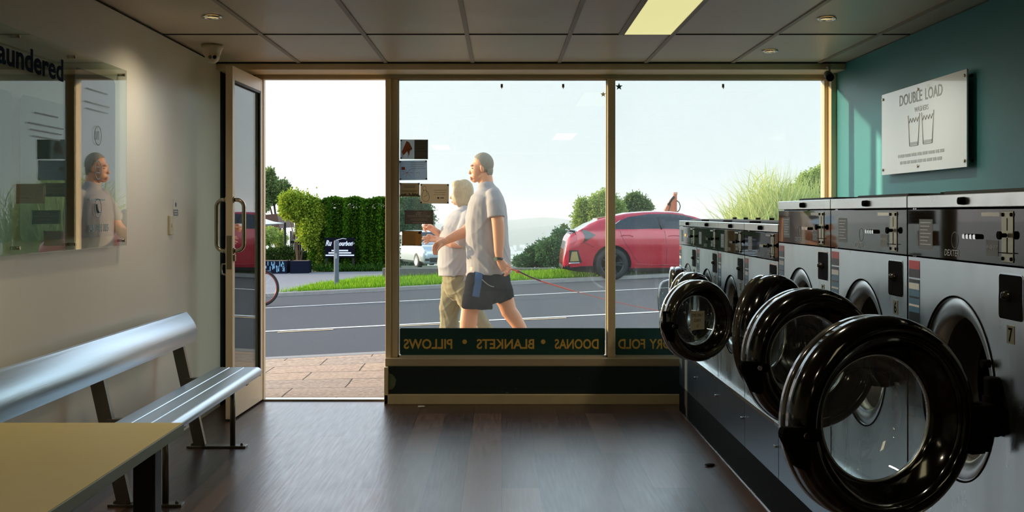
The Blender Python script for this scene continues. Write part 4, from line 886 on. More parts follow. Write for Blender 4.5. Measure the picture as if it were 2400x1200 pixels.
def reeds(px0, px1, Y, n, hmin, hmax, seed, label, lean=0.35):
    rng = np.random.default_rng(seed); c = gl((px0+px1)/2, Y); t = thing('reed_clump', label, 'reeds', c, group='tall reeds beyond the road')
    V, F = [], []
    for i in range(n):
        x = ((px0 + (px1-px0)*rng.random()) - VX)*Y/FPX - c.x; y = rng.normal(0, 0.5); h = rng.uniform(hmin, hmax); ln = rng.normal(-0.12, lean); w_ = 0.006+0.010*rng.random()
        st = 0 if rng.random() < 0.6 else rng.uniform(0.3, 0.75)*h; hh = h if st == 0 else rng.uniform(0.4, 0.8)
        if st: ln = rng.normal(0, 0.9); x += -0.12*st
        dy = rng.normal(0, 0.3); base = len(V)
        for k in range(6):
            s_ = k/5.0; px_ = x + ln*hh*s_**1.6*0.8; pz = st + hh*(s_ - 0.28*abs(ln)*s_**3); wd = w_*(1-s_**2)+0.001
            V += [(px_-wd, y+dy*s_, pz), (px_+wd, y+dy*s_+0.005, pz)]
        for k in range(5): F.append((base+2*k, base+2*k+1, base+2*k+3, base+2*k+2))
    np_mesh('blades', V, F, 'leaf_reed', t)
reeds(1735, 1800, 26.5, 750, 0.9, 2.0, 31, 'feathery pale green reeds, the leftmost clump behind the washers', 0.5)
reeds(1790, 1850, 26.8, 950, 1.3, 2.6, 32, 'tall pale green reeds in the middle of the right window', 0.35)
reeds(1850, 1960, 27.2, 1000, 1.2, 2.3, 33, 'pale green reeds beside the right window frame', 0.3)
# grass of the verge
rng = np.random.default_rng(17); V, F = [], []
for i in range(34000):
    x = rng.uniform(-5.3, 7.5) if i % 5 else rng.uniform(-5.3, 3); y = rng.uniform(22.97, 25.47 if x > -2.75 else 26.2)
    if x < -4.6+(y-22.9)*0.45 or (x > 1.5 and y < 24.5 and i % 3): continue
    h = 0.04+0.09*rng.random()**1.5 + (0.05 if y > 25.2 else 0); z = GZ(x, y)-0.01; a = rng.uniform(0, PI); dx, dy = 0.011*math.cos(a), 0.011*math.sin(a); lx, ly = rng.normal(0, 0.03, 2); b0 = len(V)
    V += [(x-dx, y-dy, z), (x+dx, y+dy, z), (x+lx, y+ly, z+h)]; F.append((b0, b0+1, b0+2))
o = np_mesh('grass', V, F, 'leaf_grass'); tag(o, 'bright sunlit grass growing on the verge across the road', 'grass', kind='stuff')
o = MB().box((P(897,0,25.6).x, 25.5, -0.45), (P(1302,0,25.6).x, 25.8, 0.055), 0.012).build('low_wall', mat('sleeper', (96,94,90), 0.85, vary=0.3, vscale=6, bump=0.4, bscale=12)); tag(o, 'low dark weathered wall running along the back of the grass verge', 'wall')

# ================================================================ things across the road, left
b = gl(788.5, 23.9); bo = thing('bollard', 'round grey steel bollard standing in the grass before the black board', 'bollard', b)
MB().lathe([(0.0, 0.955), (0.038, 0.953), (0.052, 0.94), (0.054, 0.90), (0.054, -0.1)], n=28).build('post', mat('galvanised', (90,100,110), 0.75, metal=0.0, spec=0.15, vary=0.15, vscale=10), bo)
g = MB()
for k in range(5): g.box((-0.018+0.006*(k%2), -0.0565, 0.66-0.022*k), (0.016-0.004*(k%3), -0.053, 0.673-0.022*k))
g.build('scratched_sticker', mat('sticker_pale', (200,206,208), 0.6), bo)
p0, p1 = P(761, 604, 30.2), P(831, 557, 30.2); bd = thing('restaurant_board', 'black board with white script lettering hung before the hedge', 'sign', ((p0.x+p1.x)/2, 30.2, p0.z))
hw, hh = (p1.x-p0.x)/2, p1.z-p0.z
MB().box((-hw, 0, 0), (hw, 0.03, hh), 0.004).build('board', mat('board_navy', (14,15,26), 0.9, spec=0.08), bd)
for sx in (-1, 1): MB().box((sx*hw*0.9-0.03, 0.03, -0.55), (sx*hw*0.9+0.03, 0.08, hh)).build('post', 'fence_dark', bd)
mat('board_white', (226,228,232), 0.6)
TB = lambda px, py: basis((P(px,0,30.2).x-(p0.x+p1.x)/2, -0.003, P(0,py,30.2).z-p0.z), (1,0,0), (0,0,1))
text('lettering', 'Ru', 0.20, 'board_white', bd, TB(763, 575.5), 0.002, bold=0.006, width=0.17, shear=0.35)
text('lettering', 'ourbon', 0.17, 'board_white', bd, TB(794.5, 575.5), 0.002, bold=0.006, width=0.37, shear=0.35)
MB().tube([(P(828,0,30.2).x-bd.location.x, -0.004, 0.36), (P(830.5,0,30.2).x-bd.location.x, -0.004, 0.39), (P(827,0,30.2).x-bd.location.x, -0.004, 0.42), (P(821,0,30.2).x-bd.location.x, -0.004, 0.36)], 0.009, 6).tube([(P(788,0,30.2).x-bd.location.x, -0.004, 0.47), (P(803,0,30.2).x-bd.location.x, -0.004, 0.515), (P(812,0,30.2).x-bd.location.x, -0.004, 0.50)], 0.009, 6).build('flourish', 'board_white', bd)
for xa, xb, y0 in ((777, 816, 585), (770, 823, 590.5), (763, 831-1, 596)):
    g = MB(); random.seed(int(xa)); x = P(xa,0,30.2).x-bd.location.x; xe = P(xb,0,30.2).x-bd.location.x; z = P(0,y0+2.5,30.2).z-p0.z
    g.box((x, -0.006, z-0.016), (xe, -0.0005, z+0.022)); g.build('text_strip', 'board_white', bd)
for xa, xb, lab, mm in ((614, 672, 'dark planter box splashed with pale blue paint', 1), (680, 723, 'plain dark navy planter box left of the hedge', 0)):
    q0, q1 = P(xa, 634, 29.6), P(xb, 612, 29.6); t = thing('planter', lab, 'planter', ((q0.x+q1.x)/2, 29.6, GZ(q0.x, 29.6))); w_ = (q1.x-q0.x)/2; h_ = q1.z-t.location.z
    MB().box((-w_, 0, 0), (w_, 0.5, h_), 0.01).build('box', mat('planter_navy', (18,24,40), 0.9, spec=0.1) if 'planter_navy' not in MATS else 'planter_navy', t)
    MB().box((-w_+0.03, 0.03, h_-0.02), (w_-0.03, 0.47, h_+0.005)).build('soil', 'bark', t)
    if mm:
        random.seed(2); g = MB()
        for k in range(26):
            u = random.uniform(-w_+0.03, w_-0.06); v = random.uniform(0.03, h_-0.09); g.box((u, -0.004, v), (u+random.uniform(0.01, 0.03), 0.0, v+random.uniform(0.05, 0.13)))
        g.build('paint_splashes', mat('paint_blue', (120,170,200), 0.6), t)
q = gl(640, 33); sl_ = thing('shade_sail', 'white triangular shade sail stretched over the beer garden at the left', 'shade sail', q)
A = [P(590, 503, 33), P(640, 520, 34.5), P(668, 524, 31.5), P(590, 527, 31)]
g = MB(); t = bmesh.new(); nseg = 8
def bil(u, v): return A[0].lerp(A[1], u).lerp(A[3].lerp(A[2], u), v) + Vector((0, 0, -0.12*math.sin(PI*u)*math.sin(PI*v))) - q
gr_ = [[t.verts.new(bil(i/nseg, k/nseg)) for k in range(nseg+1)] for i in range(nseg+1)]
for i in range(nseg):
    for k in range(nseg): f = t.faces.new((gr_[i][k], gr_[i+1][k], gr_[i+1][k+1], gr_[i][k+1])); f.smooth = True
g.add(t); o = g.build('cloth', mat('sail_cloth', (224,228,232), 0.8), sl_); md = o.modifiers.new('s', 'SOLIDIFY'); md.thickness = 0.01
a2 = A[2]-q; MB().tube([(a2.x, a2.y, -0.1), (a2.x, a2.y, a2.z+0.03)], 0.03).build('pole', 'fence_dark', sl_)
q = gl(612, 39); pv = thing('pavilion', 'dark brown roofed garden pavilion behind the shade sail', 'building', q)
MB().prism([(P(560,0,39).x-q.x, 1.62), (P(652,0,39).x-q.x, 1.75), (P(658,0,39).x-q.x, 1.25), (P(560,0,39).x-q.x, 1.2)], lambda u, v, h: (u, h, v), -0.2, 2.6).build('roof', mat('roof_brown', (84,56,44), 0.7, vary=0.2), pv)
for px in (600, 650): MB().box((P(px,0,39).x-q.x-0.06, 0, -0.1), (P(px,0,39).x-q.x+0.06, 0.12, 1.4)).build('post', 'bark', pv)
q = gl(698, 32.2); fc = thing('slatted_fence', 'dark vertical board fence beside the hedge', 'fence', q)
for k in range(9): MB().box((-0.22+0.055*k, 0, -0.05), (-0.178+0.055*k, 0.03, 1.0+0.10*(k<5)-0.03*k), 0.003).build('board', 'fence_dark', fc)
MB().box((-0.23, 0.03, 0.25), (0.27, 0.06, 0.32)).box((-0.23, 0.03, 0.75), (0.27, 0.06, 0.82)).build('rail', 'fence_dark', fc)
# mast in the valley
q = P(1262, 600, 260); q = Vector((q.x, 260, -38)); ms = thing('mast', 'far-off lamp mast with a round crown in the hazy valley', 'mast', q)
MB().cyl((0,0,0), (0,0,P(0,556,260).z+38), 0.09, 0.06, 10).build('pole', 'galvanised', ms)
MB().lathe([(0.0, 0.15), (0.72, 0.35), (0.8, 0.2), (0.3, -0.1), (0, -0.4)], n=20, M=Matrix.Translation((0,0,P(0,566,260).z+38))).build('crown', mat('mast_dark', (70,84,80), 0.7), ms)

# ================================================================ bicycle
by = thing('bicycle', 'black bicycle at the left side of the road, mostly hidden by the shop door', 'bicycle', (P(611,0,20.3).x, 20.3, GZ(P(611,0,20.3).x, 20.3)))
def torus(c, Rr, r, n=48, k=10):
    return [(Rr+r*math.cos(2*PI*i/k), r*math.sin(2*PI*i/k)) for i in range(k)]
wr = 0.335
for cx in (0.0, -1.03):
    M_ = Matrix.Translation((cx, 0, wr))
    wh = MB().lathe(torus(0, wr-0.018, 0.018), 'Y', 56, M_, closed=True).build('wheel', 'black_rubber', by)
    MB().lathe([(wr-0.035, -0.010), (wr-0.035, 0.010), (wr-0.055, 0.007), (wr-0.055, -0.007)], 'Y', 48, M_, closed=True).build('rim', mat('rim_red', (120,60,54), 0.3, metal=0.6) if 'rim_red' not in MATS else 'rim_red', wh)
    g = MB().cyl((cx, -0.03, wr), (cx, 0.03, wr), 0.02)
    for s_ in range(16): a = 2*PI*s_/16; g.cyl((cx, 0.015*(-1)**s_, wr), (cx+(wr-0.05)*math.cos(a), 0, wr+(wr-0.05)*math.sin(a)), 0.0012, n=4)
    g.build('spokes', 'chrome', wh)
g = MB()
for a, b_ in (((-0.16,0,0.86),(-0.13,0,0.78)),((-0.13,0,0.78),(-0.62,0,0.30)),((-0.14,0,0.82),(-0.72,0,0.80)),((-0.62,0,0.30),(-0.77,0,0.90)),((-0.62,0,0.30),(-1.03,0,wr)),((-0.72,0,0.76),(-1.03,0,wr))): g.cyl(a, b_, 0.016, n=10)
g.build('frame', 'ring_black', by)
g = MB().tube([(0,0.05,wr),(-0.08,0.05,0.66),(-0.12,0.03,0.72)], 0.010).tube([(0,-0.05,wr),(-0.08,-0.05,0.66),(-0.12,-0.03,0.72)], 0.010).cyl((-0.12,0,0.70),(-0.17,0,0.92),0.016); g.build('fork', 'ring_black', by)
MB().tube([(-0.12,-0.28,0.98),(-0.16,-0.10,0.95),(-0.16,0.10,0.95),(-0.12,0.28,0.98)], 0.012).build('handlebar', 'chrome', by)
MB().box((-0.90,-0.06,0.92),(-0.66,0.06,0.96),0.02).build('saddle', 'black_rubber', by)
MB().cyl((-0.62,-0.07,0.30),(-0.62,0.07,0.30),0.02).cyl((-0.62,-0.06,0.30),(-0.62,-0.05,0.30),0.09,n=24).box((-0.635,-0.08,0.13),(-0.605,-0.07,0.30)).box((-0.635,0.07,0.30),(-0.605,0.08,0.47)).build('crank', 'black_rubber', by)
# ================================================================ vehicles
from mathutils.bvhtree import BVHTree
mat('car_red', (178,10,42), 0.22, coat=1.0, metal=0.15); mat('car_glass', (14,26,34), 0.05, coat=1.0); mat('car_black', (14,15,17), 0.35); mat('tyre', (22,24,27), 0.7)
mat('alloy_dark', (50,56,62), 0.3, metal=0.8); mat('lens_red', (206,60,70), 0.12, coat=1.0); mat('vent_gold', (168,150,96), 0.4, metal=0.5, vary=0.4, vscale=60)
mat('car_silver', (196,206,214), 0.25, metal=0.5, coat=0.8); mat('lamp_clear', (225,232,236), 0.1, coat=1.0); mat('exc_orange', (206,112,74), 0.45, vary=0.15, vscale=12)
def inpoly(x, y, poly):
    c = False; j = len(poly)-1
    for i in range(len(poly)):
        (xi, yi), (xj, yj) = poly[i], poly[j]
        if (yi > y) != (yj > y) and x < (xj-xi)*(y-yi)/(yj-yi)+xi: c = not c
        j = i
    return c
def split_off(o, test, name, m, parent, push=0.0):
    """moves the faces that pass the test into a part of their own"""
    bm = bmesh.new(); bm.from_mesh(o.data); bm.normal_update()
    keep = [f for f in bm.faces if not test(f.calc_center_median(), f.normal)]; go = [f for f in bm.faces if test(f.calc_center_median(), f.normal)]
    if not go: bm.free(); return None
    b2 = bmesh.new(); b2.from_mesh(o.data); b2.normal_update(); b2.faces.ensure_lookup_table(); ids = {f.index for f in go}
    bmesh.ops.delete(b2, geom=[f for f in b2.faces if f.index not in ids], context='FACES')
    if push:
        b2.normal_update()
        for v in b2.verts: v.co += v.normal*push
    me = bpy.data.meshes.new(name); b2.to_mesh(me); b2.free(); me.materials.append(MATS[m])
    for p in me.polygons: p.use_smooth = True
    bmesh.ops.delete(bm, geom=go, context='FACES'); bm.to_mesh(o.data); bm.free()
    n_ = bpy.data.objects.new(name, me); COL.objects.link(n_); n_.parent = parent; return n_
def cut_poly(o, poly, facing=None):
    """cuts the mesh along the polygon's edges (polygon in local x, z; prism along Y)"""
    bm = bmesh.new(); bm.from_mesh(o.data); x0, x1 = min(p[0] for p in poly)-0.02, max(p[0] for p in poly)+0.02; z0_, z1_ = min(p[1] for p in poly)-0.02, max(p[1] for p in poly)+0.02
    for i in range(len(poly)):
        (xa, za), (xb, zb) = poly[i], poly[(i+1) % len(poly)]
        fs = [f for f in bm.faces if x0 < f.calc_center_median().x < x1 and z0_ < f.calc_center_median().z < z1_]
        # only the faces near this edge
        ex0, ex1, ez0, ez1 = min(xa, xb)-0.03, max(xa, xb)+0.03, min(za, zb)-0.03, max(za, zb)+0.03
        fs = [f for f in fs if ex0 < f.calc_center_median().x < ex1 and ez0 < f.calc_center_median().z < ez1]
        ge = set(fs)
        for f in fs: ge.update(f.edges); ge.update(f.verts)
        n_ = Vector((zb-za, 0, xa-xb))
        if n_.length < 1e-9 or not fs: continue
        bmesh.ops.bisect_plane(bm, geom=list(ge), dist=1e-6, plane_co=Vector((xa, 0, za)), plane_no=n_.normalized())
    bm.to_mesh(o.data); bm.free()
def interp(x, tab): return float(np.interp(x, [t[0] for t in tab], [t[1] for t in tab]))
def car_wheel(parent, x, y, z, r, out, wid=0.2, rimm='alloy_dark', spokes=5):
    """out = -1: outer face looks to -Y"""
    M_ = Matrix.Translation((x, y, z))
    s_ = out; w0 = 0.0
    g = MB().lathe([(r*0.70, 0.0), (r*0.80, s_*0.006), (r*0.93, s_*0.0), (r*0.995, -s_*0.03), (r, -s_*0.06), (r, -s_*(wid-0.03)), (r*0.93, -s_*wid), (r*0.6, -s_*wid)], 'Y', 48, M_)
    wh = g.build('wheel', 'tyre', parent)
    g = MB().lathe([(r*0.70, 0.0), (r*0.66, -s_*0.004), (r*0.63, -s_*0.03), (r*0.62, -s_*0.12), (0, -s_*0.12)], 'Y', 40, M_)
    g.build('rim', 'car_black', wh)
    g = MB()
    for k in range(spokes*2):
        a = 2*PI*(k//2)/spokes + (0.16 if k % 2 else -0.16); c, sn = math.cos(a), math.sin(a)
        g.loft([[(x+c*rr - sn*ww*q[0], y-s_*(0.012+q[1]*0.02), z+sn*rr + c*ww*q[0]) for q in ((-1,0),(1,0),(1,1),(-1,1))] for rr, ww in ((r*0.12, 0.02), (r*0.65, 0.013))], smooth=False)
    g.cyl((x, y-s_*0.005, z), (x, y-s_*0.05, z), r*0.14, n=16)
    g.build('spokes', rimm, wh)
    return wh
KC = 115.8
def CX(px): return (px-VX)/KC
def CZ(py): return EYE-(py-VY)/KC
top = [(1319,630),(1320,604),(1324,580),(1328,564),(1331,556),(1338,548),(1354,540),(1380,524),(1402,514),(1420,509),(1440,504),(1472,498),(1510,495),(1540,494),(1580,495),(1602,498),(1630,505),(1668,520),(1700,532),(1730,537),(1780,545),(1812,556),(1832,575),(1838,600),(1840,630)]
bot = [(1319,632),(1330,634),(1350,638),(1392,640),(1480,637),(1700,637),(1800,637),(1840,634)]
wid = [(1319,0.74),(1324,0.80),(1335,0.845),(1360,0.88),(1400,0.90),(1434,0.905),(1480,0.895),(1560,0.885),(1740,0.895),(1800,0.86),(1832,0.76),(1840,0.66)]
YC = 23.62; base = Vector((CX(1319), YC, CZ(656.5)))
car = thing('car', 'glossy red hatchback parked nose-right at the far kerb behind the mullion', 'car', base)
rings = []; xs_ = sorted(set([1319 + 521*(i/250.0) for i in range(251)] + [1319.3, 1319.8, 1320.5, 1321.5, 1839.5]))
belt = 537
for px in xs_:
    zt, zb, w_ = CZ(interp(px, top)), CZ(interp(px, bot)), interp(px, wid); zt = max(zt, zb+0.03)
    zbe = min(CZ(belt), zt-0.02) if zt > CZ(belt) else zt-0.02
    gh = max(0.0, zt-zbe); hgt = zbe-zb
    half = [(0.0, zb), (0.55*w_, zb), (0.86*w_, zb+0.01*1), (0.955*w_, zb+0.10*hgt), (0.975*w_, zb+0.2*hgt), (0.985*w_, zb+0.34*hgt), (0.99*w_, zb+0.5*hgt), (1.0*w_, zb+0.62*hgt), (0.992*w_, zb+0.80*hgt), (0.97*w_, zb+0.95*hgt), (0.955*w_, zbe)]
    half += [(0.90*w_, zbe+0.35*gh), (0.83*w_, zbe+0.70*gh), (0.775*w_, zbe+0.88*gh), (0.70*w_, zbe+0.96*gh), (0.45*w_, zbe+0.992*gh), (0.0, zt)]
    # resample the half outline evenly
    L_ = [0.0]
    for a, b_ in zip(half, half[1:]): L_.append(L_[-1]+max(1e-6, math.dist(a, b_)))
    N_ = 44; hs = [(float(np.interp(L_[-1]*i/N_, L_, [h[0] for h in half])), float(np.interp(L_[-1]*i/N_, L_, [h[1] for h in half]))) for i in range(N_+1)]
    ring = [(CX(px)-base.x, -y, z-base.z) for y, z in hs] + [(CX(px)-base.x, y, z-base.z) for y, z in hs[-2:0:-1]]
    rings.append(ring)
g = MB(); g.loft(rings); body = g.build('body', 'car_red', car)
for p in body.data.polygons: p.use_smooth = True
PXc = lambda c: VX+(c.x+base.x)*KC
PYc = lambda c: VY+(EYE-(c.z+base.z))*KC
R2 = 0.33
wheels = [(1434, 618.5), (1744, 618.5)]
def arch(c, n):
    return abs(c.y) > 0.42 and any(math.hypot(PXc(c)-wx, (PYc(c)-wy)) < 44.9 for wx, wy in wheels)
for wx, wy in wheels: cut_poly(body, [(CX(wx)-base.x+45/KC*math.cos(2*PI*i/40), CZ(wy)-base.z+45/KC*math.sin(2*PI*i/40)) for i in range(40)])
w_ = split_off(body, arch, 'arch_waste', 'car_black', car); bpy.data.objects.remove(w_)
def side(poly):
    lp = [(CX(a)-base.x, CZ(b)-base.z) for a, b in poly]; cut_poly(body, lp)
    return lambda c, n: abs(n.y) > 0.25 and inpoly(PXc(c), PYc(c), poly)
split_off(body, side([(1441,525),(1456,516),(1474,508.5),(1520,502),(1570,501),(1606,505),(1632,513),(1652,525),(1655,537),(1441,537)]), 'side_window', 'car_glass', car, 0.0)
split_off(body, lambda c, n: n.z > 0.3 and 1354 < PXc(c) < 1402 and abs(c.y) < 0.62, 'rear_window', 'car_glass', car)
split_off(body, lambda c, n: n.z > 0.3 and 1606 < PXc(c) < 1690 and abs(c.y) < 0.66, 'windscreen', 'car_glass', car)
split_off(body, side([(1362,538),(1378,541),(1396,551),(1367,569),(1371,557),(1368,549)]), 'tail_lamp_smoked', 'car_glass', car, 0.004)
split_off(body, side([(1346,541),(1360,543),(1368,550),(1370,557),(1364,568),(1344,576),(1353,562),(1352,552)]), 'tail_lamp', 'lens_red', car, 0.006)
split_off(body, side([(1340,590),(1352,589),(1357,612),(1336,613)]), 'bumper_vent', 'vent_gold', car, 0.002)
split_off(body, side([(1334,587),(1354,586),(1364,615),(1333,617)]), 'vent_surround', 'car_black', car, 0.004)
split_off(body, lambda c, n: PYc(c) > (624 if PXc(c) < 1392 else 628), 'lower_trim', 'car_black', car)
split_off(body, lambda c, n: PXc(c) < 1352 and 540 < PYc(c) < 548 and n.z > 0.2, 'tailgate_spoiler', 'car_black', car, 0.01)
split_off(body, lambda c, n: PXc(c) < 1333 and 568 < PYc(c) < 588 and abs(c.y) < 0.6, 'number_plate_recess', 'car_black', car)
for sy in (-1, 1):
    g = MB().tube([(CX(1347)-base.x, sy*0.80, CZ(543)-base.z), (CX(1334)-base.x, sy*0.74, CZ(541)-base.z), (CX(1332)-base.x, sy*0.3, CZ(540)-base.z), (CX(1332)-base.x, 0, CZ(540)-base.z)], 0.022, 8) if sy == -1 else None
    if g: g.build('rear_wing', 'car_black', car)
MB().loft([[(CX(1400)-base.x, y, CZ(517)-base.z), (CX(1403)-base.x, y, CZ(512)-base.z), (CX(1422)-base.x, y, CZ(508)-base.z), (CX(1422)-base.x, y, CZ(513)-base.z)] for y in (-0.60, 0.60)], smooth=False).build('roof_spoiler', 'car_red', car)
# swage lines, door gaps, handles on the near side
bv = BVHTree.FromObject(body, bpy.context.evaluated_depsgraph_get()); 
def on_side(px, py, off=0.002):
    h = bv.ray_cast(Vector((CX(px)-base.x, -3, CZ(py)-base.z)), Vector((0, 1, 0)))
    y = h[0].y if h[0] else -0.89
    return (CX(px)-base.x, y-off, CZ(py)-base.z)
for nm, pts, r_, mm in (('door_gap', [(1453,541),(1456,552),(1466,572),(1478,590),(1486,604),(1500,619),(1560,622)], 0.0035, 'car_black'), ('door_gap', [(1557,541),(1560,560),(1562,590),(1561,620)], 0.0035, 'car_black'), ('sill_line', [(1490,618),(1530,620.5),(1620,619.5),(1700,619)], 0.006, 'car_red'),
                       ('door_handle', [(1453,553),(1461,551.5),(1474,551.5),(1483,554)], 0.011, 'car_red'), ('door_handle', [(1565,553.5),(1573,552),(1586,552),(1595,554)], 0.011, 'car_red'), ('bumper_gap', [(1363,568),(1376,571),(1391,579)], 0.003, 'car_black')):
    MB().tube([on_side(a, b_) for a, b_ in pts], r_, 8).build(nm, mm, car)
MB().tube([(CX(1541)-base.x, -0.715, CZ(504)-base.z), (CX(1546)-base.x, -0.80, CZ(520)-base.z), (CX(1550)-base.x, -0.868, CZ(537)-base.z)], 0.014, 6).build('window_pillar', 'car_black', car)
MB().tube([on_side(1441,526,0.003), on_side(1454,516,0.003)], 0.008, 6).build('window_trim', 'chrome', car)
MB().tube([on_side(a, 617-(a-1334)*0.05, 0.006) for a in (1334, 1345, 1358)], 0.010, 8).build('bumper_trim', 'car_silver', car)
MB().box((CX(1336)-base.x, -0.6, CZ(632)-base.z), (CX(1838)-base.x-0.1, 0.6, CZ(628)-base.z)).build('underbody', 'car_black', car)
for wx, wy in wheels:
    x_ = CX(wx)-base.x; z_ = R2
    g = MB().cyl((x_, -0.60, CZ(wy)-base.z+0.01), (x_, 0.60, CZ(wy)-base.z+0.01), 0.36, n=40); g.build('wheel_well', 'tyre', car)
    for out in (-1, 1): car_wheel(car, x_, out*0.885, z_, R2, out, 0.22)
# ---- silver SUV nosing out beyond the low wall
YS = 50.0; KS = FPX/YS
def SX(px): return (px-VX)/KS
def SZ(py): return EYE-(py-VY)/KS
sb = Vector((SX(1037), YS, SZ(630))); suv = thing('suv', 'silver four-wheel-drive car facing the camera, half hidden behind the walking woman', 'car', sb)
rings = []
for y, w_, zt, zb in ((0.0,0.70,0.70,0.30),(0.05,0.84,0.88,0.24),(0.15,0.90,0.98,0.22),(0.5,0.93,1.04,0.22),(1.15,0.93,1.10,0.22),(1.25,0.93,1.12,0.22),(1.9,0.92,1.55,0.22),(2.2,0.92,1.66,0.22),(3.4,0.92,1.68,0.22),(4.3,0.90,1.5,0.24),(4.6,0.84,1.0,0.35)):
    be = min(1.0, zt-0.03); gh = zt-be
    h = [(0,zb),(0.8*w_,zb),(0.97*w_,zb+0.12),(w_,0.6 if zt > 0.75 else zb+0.2),(0.98*w_,be),(0.85*w_,be+0.6*gh),(0.76*w_,be+0.93*gh),(0.5*w_,zt-0.005),(0,zt)]
    rings.append([(-a, y, b_) for a, b_ in h]+[(a, y, b_) for a, b_ in h[-2:0:-1]])
o = MB().loft(rings).build('body', 'car_silver', suv, autosm=40)
MB().box((-0.70, -0.02, -0.36), (0.70, 0.0, 0.36), 0.0, Matrix.Rotation(R(-52), 3, 'X'), (0, 1.60, 1.37)).build('windscreen', 'car_glass', suv)
for sx in (-1, 1):
    MB().box((sx*0.86-0.12*(sx>0)-0.0, -0.0, 0.70), (sx*0.86+0.12*(sx<0)+0.0, 0.12, 0.84), 0.02).build('headlamp', 'lamp_clear', suv)
    MB().box((sx*0.72-0.11, -0.02, 0.36), (sx*0.72+0.11, 0.04, 0.46), 0.02).build('fog_lamp_recess', 'car_black', suv)
    MB().prism([(1.45, 1.05), (1.95, 1.42), (3.3, 1.46), (4.0, 1.35), (4.2, 1.05)], lambda u, v, h: (sx*(0.93+h-(v-1.0)*0.17), u, v), 0.0, 0.012).build('side_window', 'car_glass', suv)
    for y in (0.85, 3.6):
        M_ = Matrix.Translation((sx*0.94, y, 0.36)); wh = MB().lathe([(0.22, 0.0), (0.30, sx*0.0), (0.36, -sx*0.04), (0.36, -sx*0.2), (0.2, -sx*0.22)], 'X', 36, M_).build('wheel', 'tyre', suv)
        MB().lathe([(0.24, 0.004*sx), (0.22, -sx*0.01), (0.05, -sx*0.03), (0, -sx*0.02)], 'X', 20, M_).build('rim', 'car_silver', wh)
MB().box((-0.42, -0.02, 0.62), (0.42, 0.03, 0.80), 0.01).build('grille', 'car_black', suv)
MB().box((-0.60, -0.03, 0.30), (0.60, 0.03, 0.50), 0.02).build('lower_grille', 'car_black', suv)
suv.rotation_euler.z = R(24)
# ---- excavator whose arm shows over the red car
YE = 50.0
def EX(px): return (px-VX)*YE/FPX
def EZ(py): return EYE-(py-VY)*YE/FPX
eb = Vector((EX(1500), YE+0.5, -1.25)); ex = thing('excavator', 'small orange excavator behind the red car, only its folded arm showing', 'excavator', eb)
L3 = lambda px, py, y=0.0: (EX(px)-eb.x, y, EZ(py)-eb.z)
MB().prism([L3(1557,500)[0::2], L3(1563,487)[0::2], L3(1573,470)[0::2], L3(1578,462)[0::2], L3(1584,468)[0::2], L3(1585,500)[0::2]], lambda u, v, h: (u, h, v), -0.18, 0.18, 0.02).build('boom', 'exc_orange', ex)
MB().box((L3(1582,0)[0], -0.13, L3(0,505)[2]), (L3(1590,0)[0], 0.13, L3(0,452)[2]), 0.03).build('arm', 'exc_orange', ex)
MB().box((L3(1581,0)[0], -0.16, L3(0,456)[2]), (L3(1591,0)[0], 0.16, L3(0,450)[2]), 0.02).build('arm_head', mat('exc_pale', (220,160,140), 0.5), ex)
MB().tube([L3(1568,480,-0.2), L3(1576,468,-0.2), L3(1583,460,-0.2)], 0.05, 8).build('hydraulic_ram', 'car_black', ex)
MB().tube([L3(1589,470,-0.16), L3(1594,474,-0.2), L3(1597,483,-0.2), L3(1595,492,-0.18), L3(1590,497,-0.16)], 0.022, 8).build('hose', 'car_black', ex)
MB().tube([L3(1568,498,-0.2), L3(1571,488,-0.22), L3(1574,478,-0.2)], 0.018, 8).build('hose', 'car_black', ex)
MB().tube([L3(1572,500,0), L3(1540,515,0), L3(1510,560,0)], 0.18, 10).build('boom_base', 'exc_orange', ex)
MB().box((-0.9, -0.7, 0.55), (1.1, 0.7, 1.25), 0.08).build('house', 'exc_orange', ex)
MB().box((-0.3, -0.6, 1.2), (0.7, 0.3, 2.05), 0.06).build('cab', 'car_glass', ex)
for y in (-0.75, 0.75): MB().prism(rrect(-1.2, 1.2, 0.0, 0.5, 0.24), lambda u, v, h: (u, h+y, v), -0.2, 0.2, 0.01).build('track', 'tyre', ex)
# ================================================================ people
mat('skin_man', (214,146,104), 0.5, vary=0.05, vscale=12); mat('skin_woman', (226,164,130), 0.5, vary=0.05, vscale=12)
for k in ('skin_man', 'skin_woman'):
    b = MATS[k].node_tree.nodes['Principled BSDF']; b.inputs['Subsurface Weight'].default_value = 0.15; b.inputs['Subsurface Radius'].default_value = (0.02, 0.008, 0.004)
mat('hair_grey', (138,126,106), 0.7, vary=0.35, vscale=90, bump=0.6, bscale=160); mat('hair_blonde', (176,152,114), 0.6, vary=0.3, vscale=30, bump=0.5, bscale=60, stretch=(3,3,0.4))
mat('shirt_grey', (160,150,146), 0.85, vary=0.03, vscale=5); mat('blouse_grey', (168,160,158), 0.85, vary=0.03, vscale=5); mat('shorts_black', (18,15,20), 0.9, spec=0.1, vary=0.2, vscale=8)
mat('shorts_blue', (40,76,116), 0.7); mat('trousers_khaki', (140,126,92), 0.85, vary=0.06, vscale=6); mat('shoe_white', (220,220,216), 0.6); mat('sole_dark', (60,60,64), 0.7)
mat('eye_dark', (40,30,26), 0.2); mat('lip', (190,110,96), 0.5); mat('leash_red', (226,96,74), 0.6); mat('sock', (226,226,222), 0.9)
